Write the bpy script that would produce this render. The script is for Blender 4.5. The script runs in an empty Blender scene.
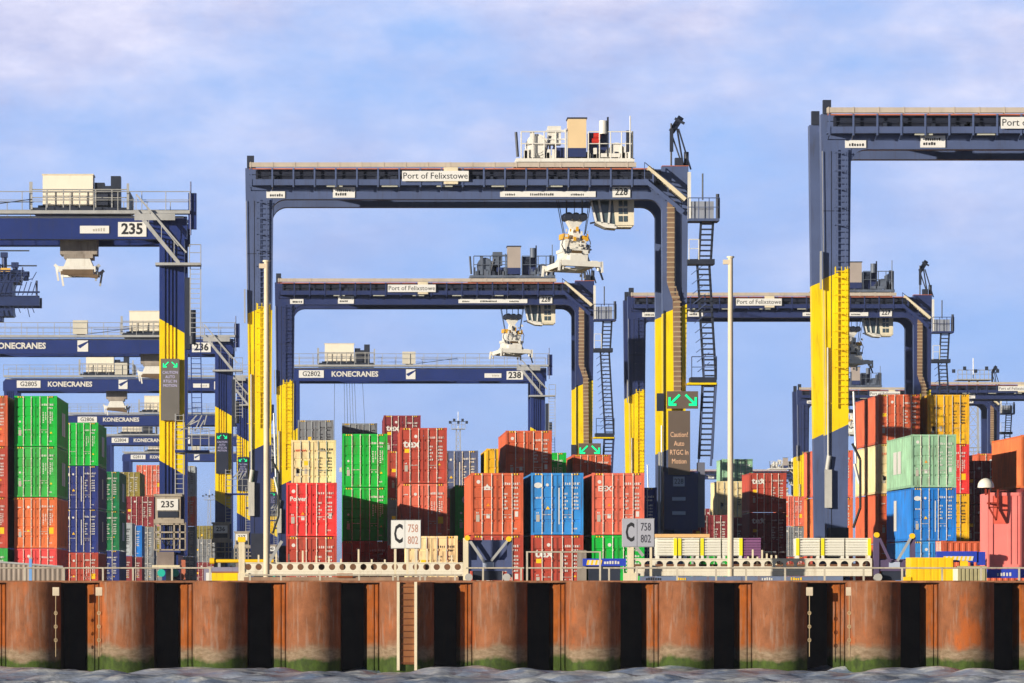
import bpy, bmesh, math, random
from mathutils import Vector, Matrix
random.seed(11)
R = math.radians
SC = bpy.context.scene
COL = SC.collection
EYE = 3.2                      # camera height over the water (z = 0)
YARD = 2.25                    # level of the container yard
DECK = 3.06                    # level of the quay edge
F, VX, HY = 5000.0, 336.0, 577.0

# ------------------------------------------------------------------ camera, world, sun
cam = bpy.data.cameras.new('camera')
co = bpy.data.objects.new('camera', cam); COL.objects.link(co)
co.location = (0, 0, EYE); co.rotation_euler = (R(90), 0, 0)
cam.sensor_width = 36; cam.lens = F / 1024 * 36
cam.shift_x = (512 - VX) / 1024; cam.shift_y = (HY - 341.5) / 1024
cam.clip_start = 1; cam.clip_end = 20000
SC.camera = co
SUN_AZ, SUN_EL = 52.0, 9.5    # degrees left of straight behind the camera, degrees up
W = bpy.data.worlds.new('World'); SC.world = W; W.use_nodes = True
def build_world():
    nt = W.node_tree; n = nt.nodes; l = nt.links; n.clear()
    out = n.new('ShaderNodeOutputWorld'); bg = n.new('ShaderNodeBackground')
    sky = n.new('ShaderNodeTexSky'); sky.sky_type = 'NISHITA'; sky.sun_disc = False
    sky.sun_elevation = R(SUN_EL); sky.sun_rotation = R(180 + SUN_AZ)
    sky.air_density = 1.0; sky.dust_density = 0.3; sky.ozone_density = 2.5
    tc = n.new('ShaderNodeTexCoord')
    sep = n.new('ShaderNodeSeparateXYZ'); l.new(tc.outputs['Generated'], sep.inputs[0])
    def mp(sc, loc=(0, 0, 0)):
        m = n.new('ShaderNodeMapping'); m.inputs['Scale'].default_value = sc; m.inputs['Location'].default_value = loc
        l.new(tc.outputs['Generated'], m.inputs[0]); return m
    def noise(m, s, d, r=.55):
        t = n.new('ShaderNodeTexNoise'); t.inputs['Scale'].default_value = s; t.inputs['Detail'].default_value = d
        t.inputs['Roughness'].default_value = r; l.new(m.outputs[0], t.inputs['Vector']); return t
    def ramp(src, a, b, ca, cb, mid=None):
        r = n.new('ShaderNodeValToRGB'); r.color_ramp.elements[0].position = a; r.color_ramp.elements[1].position = b
        r.color_ramp.elements[0].color = ca; r.color_ramp.elements[1].color = cb; l.new(src, r.inputs[0]); return r
    def mix(f, a, b):
        m = n.new('ShaderNodeMix'); m.data_type = 'RGBA'
        for s, k in ((f, 0), (a, 6), (b, 7)):
            if isinstance(s, (int, float)): m.inputs[k].default_value = s
            elif isinstance(s, tuple): m.inputs[k].default_value = s
            else: l.new(s, m.inputs[k])
        return m.outputs[2]
    # thin air near the horizon: pale blue, dimming upward into the physical sky
    n1 = noise(mp((1, 1, 2.0), (3.1, 0.4, 1.7)), 11, 7, .6)
    n2 = noise(mp((1, 1, 2.8), (0.3, 1.4, 5.2)), 34, 5, .6)
    blue = mix(n2.outputs['Fac'], BLUE_A, BLUE_B)
    cl = ramp(n1.outputs['Fac'], .38, .58, (0, 0, 0, 1), (1, 1, 1, 1))
    hi = ramp(sep.outputs['Z'], .04, .11, (.25, .25, .25, 1), (1, 1, 1, 1))
    mul = n.new('ShaderNodeMath'); mul.operation = 'MULTIPLY'
    l.new(cl.outputs[0], mul.inputs[0]); l.new(hi.outputs[0], mul.inputs[1])
    n3 = noise(mp((1, 1, 2.4), (7.3, 2.2, 0.6)), 24, 7, .62)
    shade = ramp(n3.outputs['Fac'], .38, .64, (.44, .48, .73, 1), (.72, .72, .90, 1))
    low = mix(mul.outputs[0], blue, shade.outputs[0])
    sc = n.new('ShaderNodeVectorMath'); sc.operation = 'SCALE'; sc.inputs['Scale'].default_value = 1 / SKY_STR
    l.new(low, sc.inputs[0])
    fade = ramp(sep.outputs['Z'], .12, .19, (0, 0, 0, 1), (1, 1, 1, 1))
    dim = n.new('ShaderNodeVectorMath'); dim.operation = 'SCALE'; dim.inputs['Scale'].default_value = .42
    l.new(sky.outputs[0], dim.inputs[0])
    full = mix(fade.outputs[0], sc.outputs[0], dim.outputs[0])
    l.new(full, bg.inputs['Color']); bg.inputs['Strength'].default_value = SKY_STR
    l.new(bg.outputs[0], out.inputs[0])
SKY_STR = 0.05
BLUE_A = (.235, .40, .79, 1); BLUE_B = (.39, .55, .90, 1); CLOUD = (.56, .59, .82, 1)
build_world()
sd = bpy.data.lights.new('sun', 'SUN'); sd.energy = 4.95; sd.angle = R(.5); sd.color = (1, .90, .74)
so = bpy.data.objects.new('sun', sd); COL.objects.link(so)
sv = Vector((-math.sin(R(SUN_AZ)) * math.cos(R(SUN_EL)), -math.cos(R(SUN_AZ)) * math.cos(R(SUN_EL)), math.sin(R(SUN_EL))))
so.rotation_euler = sv.to_track_quat('Z', 'Y').to_euler(); so.location = (-60, -60, 60)
SC.view_settings.view_transform = 'Standard'; SC.view_settings.look = 'None'
SC.view_settings.exposure = 0.24; SC.view_settings.gamma = 1
SC.render.engine = 'CYCLES'
SC.cycles.max_bounces = 5; SC.cycles.use_denoising = True

# ------------------------------------------------------------------ helpers
def lin(r, g, b):
    f = lambda c: (c / 255) / 12.92 if c / 255 <= .04045 else ((c / 255 + .055) / 1.055) ** 2.4
    return (f(r), f(g), f(b))
class MB:
    """collects shapes; build() links them as ONE mesh object"""
    def __init__(s): s.v = []; s.f = []; s.m = []; s.smooth = []
    def add(s, vs, fs, m=0, sm=False):
        b = len(s.v); s.v += [tuple(v) for v in vs]
        s.f += [tuple(i + b for i in f) for f in fs]; s.m += [m] * len(fs); s.smooth += [sm] * len(fs); return s
    def box(s, x0, x1, y0, y1, z0, z1, m=0):
        return s.add([(x0,y0,z0),(x1,y0,z0),(x1,y1,z0),(x0,y1,z0),(x0,y0,z1),(x1,y0,z1),(x1,y1,z1),(x0,y1,z1)],
            [(0,3,2,1),(4,5,6,7),(0,1,5,4),(1,2,6,5),(2,3,7,6),(3,0,4,7)], m)
    def bar(s, p, q, a=.05, b=None, m=0):
        p = Vector(p); q = Vector(q); d = (q - p).normalized(); b = b or a
        u = Vector((0, 1, 0)) if abs(d.y) < .9 else Vector((0, 0, 1))
        w = d.cross(u).normalized(); u = w.cross(d).normalized(); vs = []
        for c in (p, q):
            for i, j in ((-1,-1),(1,-1),(1,1),(-1,1)): vs.append(c + w * (i * a / 2) + u * (j * b / 2))
        return s.add(vs, [(0,1,2,3),(7,6,5,4),(0,4,5,1),(1,5,6,2),(2,6,7,3),(3,7,4,0)], m)
    def cyl(s, p, q, r, n=10, m=0, r2=None, cap=True):
        p = Vector(p); q = Vector(q); d = (q - p).normalized(); r2 = r if r2 is None else r2
        u = Vector((0, 0, 1)) if abs(d.z) < .9 else Vector((1, 0, 0))
        w = d.cross(u).normalized(); u = w.cross(d).normalized(); vs = []
        for c, rr in ((p, r), (q, r2)):
            for i in range(n):
                t = 2 * math.pi * i / n; vs.append(c + w * (math.cos(t) * rr) + u * (math.sin(t) * rr))
        s.add(vs, [((i + 1) % n, i, n + i, n + (i + 1) % n) for i in range(n)], m, n > 7)
        if cap: s.add(vs, [tuple(range(n)), tuple(range(2 * n - 1, n - 1, -1))], m)
        return s
    def path(s, pts, r, n=6, m=0):
        for a, b in zip(pts, pts[1:]): s.cyl(a, b, r, n, m)
        return s
    def prism(s, poly, y0, y1, m=0):
        """polygon in x,z (anticlockwise seen from -y) pushed from y0 to y1"""
        n = len(poly)
        vs = [(x, y0, z) for x, z in poly] + [(x, y1, z) for x, z in poly]
        fs = [tuple(range(n)), tuple(range(2 * n - 1, n - 1, -1))] + [((i + 1) % n, i, n + i, n + (i + 1) % n) for i in range(n)]
        return s.add(vs, fs, m)
    def mesh(s, name, mats):
        me = bpy.data.meshes.new(name); me.from_pydata(s.v, [], s.f)
        for m in mats: me.materials.append(m)
        me.polygons.foreach_set('material_index', s.m); me.polygons.foreach_set('use_smooth', s.smooth)
        me.update(); return me
    def build(s, name, mats, parent=None, loc=(0, 0, 0)):
        if not isinstance(mats, (list, tuple)): mats = [mats]
        return link(name, s.mesh(name, mats), parent, loc)
def link(name, me, parent=None, loc=(0, 0, 0), rot=None):
    o = bpy.data.objects.new(name, me); COL.objects.link(o); o.parent = parent; o.location = loc
    if rot: o.rotation_euler = rot
    return o
def tag(o, label, cat, group=None, kind=None):
    if label: o['label'] = label
    if cat: o['category'] = cat
    if group: o['group'] = group
    if kind: o['kind'] = kind
    return o
def thing(name, label, cat, loc, group=None):
    return tag(link(name, None, None, loc), label, cat, group)
def structure(o): o['kind'] = 'structure'; return o
_txt = {}
def text(s, size, mat_, parent, loc, sx=1.0, bold=.0, name='lettering', align='CENTER', roty=0):
    k = (s, size, sx, bold, align, mat_.name, roty)
    if k not in _txt:
        c = bpy.data.curves.new('t', 'FONT'); c.body = s; c.size = size; c.extrude = .004; c.offset = bold * size
        c.align_x = align; c.align_y = 'CENTER'; c.resolution_u = 2; c.space_line = 1.0
        o = bpy.data.objects.new('t', c); COL.objects.link(o)
        bpy.context.view_layer.update()
        me = bpy.data.meshes.new_from_object(o.evaluated_get(bpy.context.evaluated_depsgraph_get()))
        me.transform(Matrix.Rotation(R(roty), 4, 'Y') @ Matrix.Rotation(R(90), 4, 'X') @ Matrix.Diagonal((sx, 1, 1, 1)))
        bpy.data.objects.remove(o); me.materials.clear(); me.materials.append(mat_); me.name = name; _txt[k] = me
    return link(name, _txt[k], parent, loc)

# ------------------------------------------------------------------ materials
_mats = {}
def mat(name, col, rough=.55, metal=0, var=.10, dirt=0.0, dirt_col=(.10, .055, .03), scale=1.2, bump=0, emit=None):
    if name in _mats: return _mats[name]
    m = bpy.data.materials.new(name); m.use_nodes = True; nt = m.node_tree; n = nt.nodes; l = nt.links
    b = n['Principled BSDF']; b.inputs['Roughness'].default_value = rough; b.inputs['Metallic'].default_value = metal
    b.inputs['Specular IOR Level'].default_value = .4
    if emit:
        b.inputs['Base Color'].default_value = (*[c * .3 for c in col], 1)
        b.inputs['Emission Color'].default_value = (*col, 1); b.inputs['Emission Strength'].default_value = emit
        _mats[name] = m; return m
    tc = n.new('ShaderNodeTexCoord')
    t = n.new('ShaderNodeTexNoise'); t.inputs['Scale'].default_value = scale; t.inputs['Detail'].default_value = 5
    l.new(tc.outputs['Object'], t.inputs['Vector'])
    r = n.new('ShaderNodeValToRGB'); r.color_ramp.elements[0].position = .3; r.color_ramp.elements[1].position = .7
    r.color_ramp.elements[0].color = (*[c * (1 - var) for c in col], 1); r.color_ramp.elements[1].color = (*[min(1, c * (1 + var)) for c in col], 1)
    l.new(t.outputs['Fac'], r.inputs[0]); out = r.outputs[0]
    if dirt > 0:
        mp = n.new('ShaderNodeMapping'); mp.inputs['Scale'].default_value = (4.5, 4.5, .55); l.new(tc.outputs['Object'], mp.inputs[0])
        oi = n.new('ShaderNodeObjectInfo'); ad = n.new('ShaderNodeVectorMath'); ad.operation = 'ADD'
        l.new(mp.outputs[0], ad.inputs[0]); l.new(oi.outputs['Location'], ad.inputs[1])
        s2 = n.new('ShaderNodeTexNoise'); s2.inputs['Scale'].default_value = 1.3; s2.inputs['Detail'].default_value = 6; s2.inputs['Roughness'].default_value = .65
        l.new(ad.outputs[0], s2.inputs['Vector'])
        r2 = n.new('ShaderNodeValToRGB'); r2.color_ramp.elements[0].position = .52; r2.color_ramp.elements[1].position = .72
        r2.color_ramp.elements[0].color = (0, 0, 0, 1); r2.color_ramp.elements[1].color = (dirt, dirt, dirt, 1)
        l.new(s2.outputs['Fac'], r2.inputs[0])
        mx = n.new('ShaderNodeMix'); mx.data_type = 'RGBA'; l.new(r2.outputs[0], mx.inputs[0]); l.new(out, mx.inputs[6])
        mx.inputs[7].default_value = (*dirt_col, 1); out = mx.outputs[2]
    l.new(out, b.inputs['Base Color'])
    if bump:
        bp = n.new('ShaderNodeBump'); bp.inputs['Strength'].default_value = bump; bp.inputs['Distance'].default_value = .05
        l.new(t.outputs['Fac'], bp.inputs['Height']); l.new(bp.outputs[0], b.inputs['Normal'])
    _mats[name] = m; return m
def cpaint(name, rgb):
    return mat('paint ' + name, lin(*rgb), .55, 0, .18, .70, scale=.8)
C = {k: cpaint(k, v) for k, v in dict(
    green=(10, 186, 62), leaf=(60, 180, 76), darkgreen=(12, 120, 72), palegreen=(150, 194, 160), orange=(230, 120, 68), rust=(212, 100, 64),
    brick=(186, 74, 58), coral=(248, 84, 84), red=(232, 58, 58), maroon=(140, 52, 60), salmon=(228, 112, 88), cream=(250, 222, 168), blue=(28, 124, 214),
    skyblue=(52, 142, 218), navy=(38, 54, 128), slate=(84, 98, 140), grey=(132, 136, 142), paleg=(176, 184, 190), yellow=(246, 184, 30), olive=(150, 136, 62), teal=(30, 120, 100)).items()}
NAVY = mat('navy crane paint', lin(46, 58, 104), .38, 0, .14, .35, (.07, .06, .06), .5)
SLATE = mat('slate blue crane paint', lin(82, 96, 134), .42, 0, .14, .40, (.06, .055, .06), .5)  # greyer, lighter variant of the navy for the nearer cranes
KBLUE = mat('deep blue crane paint', lin(36, 54, 118), .38, 0, .12, .35, (.05, .05, .07), .5)
YEL = mat('crane yellow paint', lin(252, 216, 0), .45, 0, .08, .45, (.42, .26, .02), .6)
WHITE = mat('white paint', (.80, .78, .72), .5, 0, .04, .25, (.35, .25, .15))
PLATE = mat('white sign plate', (.82, .81, .78), .5, 0, .02)
CREAM = mat('cream paint', (.80, .70, .50), .5, 0, .06, .3, (.30, .18, .08))
TGREY = mat('dark grey trolley paint', lin(98, 108, 126), .5, 0, .25, .4)
STEEL = mat('galvanised steel', (.50, .50, .49), .45, .3, .12, .2, (.2, .15, .1))
BARS = mat('pale door bar steel', (.74, .68, .60), .4, .1, .10)
DARK = mat('dark machinery', lin(44, 50, 66), .5, 0, .2)
BLACK = mat('black rubber', (.02, .02, .022), .7, 0, .1)
INK = mat('black lettering', (.025, .025, .03), .6, 0, 0)
WMARK = mat('white lettering', (.74, .72, .68), .5, 0, .0)
YMARK = mat('yellow marking', lin(255, 205, 30), .5, 0, .0)
OMARK = mat('orange marking', lin(240, 150, 30), .5, 0, .0)
GMARK = mat('grey marking', (.50, .46, .40), .5, 0, .0)
GRMARK = mat('green marking', lin(40, 200, 110), .5, 0, .0)
REDMARK = mat('faded red marking', lin(224, 110, 80), .5, 0, .0)
ORUST = mat('orange primer', lin(190, 110, 84), .6, 0, .25)
TRAY = mat('beige tray metal', lin(196, 184, 170), .55, 0, .08, .2)
BROWN = mat('brown cable chain', lin(140, 112, 90), .7, 0, .2)
PANEL = mat('display panel casing', lin(106, 92, 82), .5, 0, .03)
GLASS = mat('cab glass', (.06, .09, .10), .08, 0, .1)
LED_G = mat('green lamp arrows', (.0, .95, .30), emit=1.1)
LED_O = mat('amber lamp lettering', (1.0, .58, .34), emit=.62)
LED_L = mat('dim violet lamp lettering', (.55, .5, .72), emit=.8)
TEAL = mat('teal plastic', lin(40, 190, 170), .4, 0, .05)
REDP = mat('red machine paint', lin(200, 50, 40), .5, 0, .1)
ROPE = mat('wire rope', lin(70, 74, 84), .5, .3, .1)
# ------------------------------------------------------------------ sky-lit ground and water
def ground():
    xs = [-5000, -400, -60, 90, 400, 5000]
    prof = [(167.9, DECK), (192, DECK), (216, YARD), (600, YARD), (9000, YARD)]
    vs = [(x, y, z) for y, z in prof for x in xs]; n = len(xs)
    fs = [(j * n + i, j * n + i + 1, (j + 1) * n + i + 1, (j + 1) * n + i) for j in range(len(prof) - 1) for i in range(n - 1)]
    m = mat('yard concrete', (.17, .165, .15), .85, 0, .25, .3, (.10, .08, .06), .12)
    structure(MB().add(vs, fs).build('ground', m))
def water():
    W_ = MB()
    def grid(xs, ys):
        n = len(xs); vs = []
        for y in ys:
            for x in xs:
                z = 0
                for a, kx, ky, p in WV: z += a * math.sin(kx * x + ky * y + p)
                z += .05 * abs(math.sin(1.9 * x + 1.1 * math.sin(.9 * y) + .7 * y)) 
                vs.append((x, y, z))
        return vs, [(j * n + i, j * n + i + 1, (j + 1) * n + i + 1, (j + 1) * n + i) for j in range(len(ys) - 1) for i in range(n - 1)]
    WV = [(random.uniform(.5, 1) * .075 * (2.2 / (k + 1)), math.cos(t) * w, math.sin(t) * w, random.uniform(0, 6.28))
          for k, (t, w) in enumerate([(.4, .9), (1.9, 1.3), (1.1, 1.9), (2.6, 2.7), (.2, 3.6), (1.5, 4.9), (2.2, 6.3)])]
    lin_ = lambda a, b, s: [a + i * s for i in range(int(round((b - a) / s)) + 1)]
    xs = [-6000, -300, -80] + lin_(-40, 50, .22) + [90, 300, 6000]
    ys = [-6000, -400, -100, 20, 80, 110] + lin_(130, 168.6, .22)
    W_.add(*grid(xs, ys), 0, True)
    m = bpy.data.materials.new('harbour water'); m.use_nodes = True; n = m.node_tree.nodes; l = m.node_tree.links
    b = n['Principled BSDF']; b.inputs['Roughness'].default_value = .3; b.inputs['IOR'].default_value = 1.33
    tc = n.new('ShaderNodeTexCoord'); t = n.new('ShaderNodeTexNoise'); t.inputs['Scale'].default_value = .5; t.inputs['Detail'].default_value = 4
    l.new(tc.outputs['Object'], t.inputs['Vector'])
    r = n.new('ShaderNodeValToRGB'); r.color_ramp.elements[0].position = .38; r.color_ramp.elements[1].position = .62
    r.color_ramp.elements[0].color = (.24, .32, .50, 1); r.color_ramp.elements[1].color = (.46, .50, .60, 1)  # pale blue base tones stand in for the reflected sky
    l.new(t.outputs['Fac'], r.inputs[0])
    sp = n.new('ShaderNodeSeparateXYZ'); l.new(tc.outputs['Object'], sp.inputs[0])
    tf = n.new('ShaderNodeTexNoise'); tf.inputs['Scale'].default_value = 1.6; tf.inputs['Detail'].default_value = 6; l.new(tc.outputs['Object'], tf.inputs['Vector'])
    ma = n.new('ShaderNodeMath'); ma.operation = 'MULTIPLY_ADD'; ma.inputs[1].default_value = .7; l.new(tf.outputs['Fac'], ma.inputs[0]); l.new(sp.outputs['Z'], ma.inputs[2])
    rf = n.new('ShaderNodeValToRGB'); rf.color_ramp.elements[0].position = .50; rf.color_ramp.elements[1].position = .66; l.new(ma.outputs[0], rf.inputs[0])
    mf = n.new('ShaderNodeMix'); mf.data_type = 'RGBA'; l.new(rf.outputs[0], mf.inputs[0]); l.new(r.outputs[0], mf.inputs[6]); mf.inputs[7].default_value = (.82, .84, .86, 1)
    l.new(mf.outputs[2], b.inputs['Base Color'])
    t2 = n.new('ShaderNodeTexNoise'); t2.inputs['Scale'].default_value = 3.2; t2.inputs['Detail'].default_value = 6
    l.new(tc.outputs['Object'], t2.inputs['Vector'])
    bp = n.new('ShaderNodeBump'); bp.inputs['Strength'].default_value = .5; bp.inputs['Distance'].default_value = .10
    l.new(t2.outputs['Fac'], bp.inputs['Height']); l.new(bp.outputs[0], b.inputs['Normal'])
    structure(W_.build('water', m))
def hills():
    M = MB(); vs = []; n = 220
    for i in range(n + 1):
        x = -900 + 2400 * i / n
        h = 14 + 6 * math.sin(i * .21) + 4 * math.sin(i * .57 + 1) + random.uniform(-1.5, 1.5)
        vs += [(x, 2400, YARD - 1), (x, 2440, YARD + h), (x, 2520, YARD - 1)]
    fs = []
    for i in range(n):
        a = 3 * i; fs += [(a, a + 3, a + 4, a + 1), (a + 1, a + 4, a + 5, a + 2)]
    M.add(vs, fs); structure(M.build('hills', mat('distant woodland', (.05, .07, .06), .9, 0, .3, scale=.02)))
ground(); water(); hills()

# ------------------------------------------------------------------ quay wall: tubular piles with sheet piling between
def rust_mat(name, base, hot, hs=.0):
    m = bpy.data.materials.new(name); m.use_nodes = True; n = m.node_tree.nodes; l = m.node_tree.links
    b = n['Principled BSDF']; b.inputs['Roughness'].default_value = .8; b.inputs['Specular IOR Level'].default_value = .25
    tc = n.new('ShaderNodeTexCoord'); sp = n.new('ShaderNodeSeparateXYZ'); l.new(tc.outputs['Object'], sp.inputs[0])
    oi = n.new('ShaderNodeObjectInfo'); off = n.new('ShaderNodeVectorMath'); off.operation = 'ADD'
    l.new(tc.outputs['Object'], off.inputs[0]); l.new(oi.outputs['Location'], off.inputs[1])
    def noise(scale, sc=(1, 1, 1), det=6, rough=.6):
        mp = n.new('ShaderNodeMapping'); mp.inputs['Scale'].default_value = sc; l.new(off.outputs[0], mp.inputs[0])
        t = n.new('ShaderNodeTexNoise'); t.inputs['Scale'].default_value = scale; t.inputs['Detail'].default_value = det; t.inputs['Roughness'].default_value = rough
        l.new(mp.outputs[0], t.inputs['Vector']); return t.outputs['Fac']
    def ramp(src, a, b_, ca, cb):
        r = n.new('ShaderNodeValToRGB'); r.color_ramp.elements[0].position = a; r.color_ramp.elements[1].position = b_
        r.color_ramp.elements[0].color = (*ca, 1); r.color_ramp.elements[1].color = (*cb, 1); l.new(src, r.inputs[0]); return r.outputs[0]
    def mix(f, a, b_):
        x = n.new('ShaderNodeMix'); x.data_type = 'RGBA'; l.new(f, x.inputs[0])
        for s, k in ((a, 6), (b_, 7)):
            if isinstance(s, tuple): x.inputs[k].default_value = (*s, 1)
            else: l.new(s, x.inputs[k])
        return x.outputs[2]
    def math_(op, a, b_):
        x = n.new('ShaderNodeMath'); x.operation = op
        for s, k in ((a, 0), (b_, 1)):
            if isinstance(s, (int, float)): x.inputs[k].default_value = s
            else: l.new(s, x.inputs[k])
        return x.outputs[0]
    c = ramp(noise(2.2), .3, .7, tuple(v * .72 for v in base), tuple(v * 1.15 for v in base))
    c = mix(ramp(noise(3.0, (2.2, 2.2, .25)), .52, .66, (0, 0, 0), (.6, .6, .6)), c, (.30, .20, .15))
    c = mix(ramp(noise(1.1, (1, 1, .4)), .56 + hs, .68 + hs, (0, 0, 0), (.8, .8, .8)), c, hot)
    c = mix(ramp(noise(9, (1, 1, .3), 4), .58, .70, (0, 0, 0), (.45, .45, .45)), c, (.10, .04, .02))
    wob = math_('MULTIPLY', math_('SUBTRACT', noise(.8), .5), .9)
    z = math_('ADD', sp.outputs['Z'], wob)
    f1 = ramp(z, .78, 1.15, (1, 1, 1), (0, 0, 0))         # pale barnacle band
    c = mix(f1, c, ramp(noise(4, (1, 1, 2.5)), .35, .65, (.17, .115, .07), (.29, .215, .145)))
    f2 = ramp(z, .40, .56, (1, 1, 1), (0, 0, 0))          # green weed at the waterline
    c = mix(f2, c, ramp(noise(5, (1, 1, .6)), .35, .65, (.028, .045, .010), (.06, .10, .014)))
    l.new(c, b.inputs['Base Color'])
    bp = n.new('ShaderNodeBump'); bp.inputs['Strength'].default_value = .5; bp.inputs['Distance'].default_value = .02
    l.new(noise(12), bp.inputs['Height']); l.new(bp.outputs[0], b.inputs['Normal'])
    return m
def quay_wall():
    q = thing('quay_wall', 'rusty quay wall of round steel piles with green weed at the waterline', 'quay wall', (0, 167, 0))
    P = 93.3 / 29.94; x0 = (220.3 - VX) / 29.94; RR = .905; S = .20
    mt = rust_mat('rusty pile steel', lin(140, 88, 58), lin(178, 90, 32), .0)
    ms = rust_mat('rusty sheet steel', lin(164, 90, 34), lin(96, 46, 18))
    mpan = mat('recess shade sheet pan', (.035, .026, .022), .7, 0, .3, .4, (.07, .035, .02), 1.5)  # recess shade painted in as a near-black pan colour
    me = None
    for k in range(-14, 23):
        cx = x0 + k * P
        if me is None:
            M = MB(); n = 40
            M.cyl((0, 0, -3), (0, 0, DECK - .03), RR, n)
            M.box(-RR - .02, -RR + .03, .02, .3, -3, DECK - .05)
            for zz in (.95, 2.05): M.cyl((0, 0, zz), (0, 0, zz + .012), RR + .006, n)
            me = M.mesh('pile', [mt])
        link('pile', me, q, (cx, 0, 0))
        M = MB()
        a = cx + RR - .1; b = cx + P - RR + .1; w = b - a
        pts = [(a, S), (a + .06 * w, S + .02), (a + .10 * w, S + .95), (a + .58 * w, S + .95), (b - .52, S + .02), (b, S - .02)]  # pan pushed extra deep to darken the recess
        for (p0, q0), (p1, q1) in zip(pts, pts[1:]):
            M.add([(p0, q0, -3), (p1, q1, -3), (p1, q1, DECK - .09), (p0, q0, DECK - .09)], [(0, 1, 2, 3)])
        M.box(b - .20, b - .16, S - .05, S, -3, DECK - .09)
        M.box(b - .36, b - .30, S - .03, S + .02, -3, DECK - .09)
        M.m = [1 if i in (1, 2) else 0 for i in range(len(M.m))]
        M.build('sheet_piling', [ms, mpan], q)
    M = MB(); M.box(x0 - 14 * P - 1.5, x0 + 23 * P, 1.20, 1.5, 2.2, DECK - .004)
    M.box(x0 - 14 * P - 1.5, x0 + 23 * P, -.05, 1.20, DECK - .05, DECK + .02)
    M.build('coping', mat('rusty coping steel', lin(150, 100, 70), .8, 0, .35, .6, (.05, .03, .02), 3), q)
quay_wall()
s_w = 29.94
def wx(px): return (px - VX) / s_w
def quay_fittings():
    t = thing('wall_ladder', 'cream steel ladder with brown rungs fixed to the rusty quay wall', 'ladder', (wx(406.5), 166.0, 0))
    for sx in (-.29, .29): MB().box(sx - .045, sx + .045, -.06, .05, .1, DECK - .02).build('rail', CREAM, t)
    M = MB(); 
    for i in range(13): M.cyl((-.25, 0, .35 + i * .21), (.25, 0, .35 + i * .21), .014, 6)
    M.build('rung', mat('rusty rung', lin(110, 60, 34), .8, 0, .2), t)
    MB().box(-.25, .25, .04, .06, 0.3, DECK - .1).build('backing_plate', mat('rusty plate', lin(140, 88, 50), .8, 0, .25, .5), t)
    for px, lab, y in ((57, 'white tag with a knotted marker line, furthest left on the quay wall', 166.3), (99.5, 'pale tag with a ringed marker line on the second lit pile from the left', 166.6),
                    (808, 'white tag with a long knotted line beside a dark recess, right', 166.5), (848, 'rust-stained square tag with a marker line at the right end of the wall', 166.6)):
        t = thing('marker_line', lab, 'marker line', (wx(px), y, 0), 'tagged marker lines down the quay wall')
        MB().box(-.11, .11, -.03, 0, 2.58, 2.86).build('tag', mat('weathered tag', (.62, .52, .38), .6, 0, .25), t)
        M = MB(); L = 1.1 if px < 900 and px != 848 else 1.3
        M.cyl((0, -.02, .55), (0, -.02, 2.6), .014, 6)
        for z in (1.1, 1.55, 2.0):
            for i in range(8):
                a0, a1 = 2 * math.pi * i / 8, 2 * math.pi * (i + 1) / 8
                M.cyl((.05 * math.cos(a0), -.03, z + .06 * math.sin(a0)), (.05 * math.cos(a1), -.03, z + .06 * math.sin(a1)), .014, 5)
        M.build('line', mat('weathered rope', (.50, .38, .22), .8, 0, .2), t)
quay_fittings()

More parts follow.
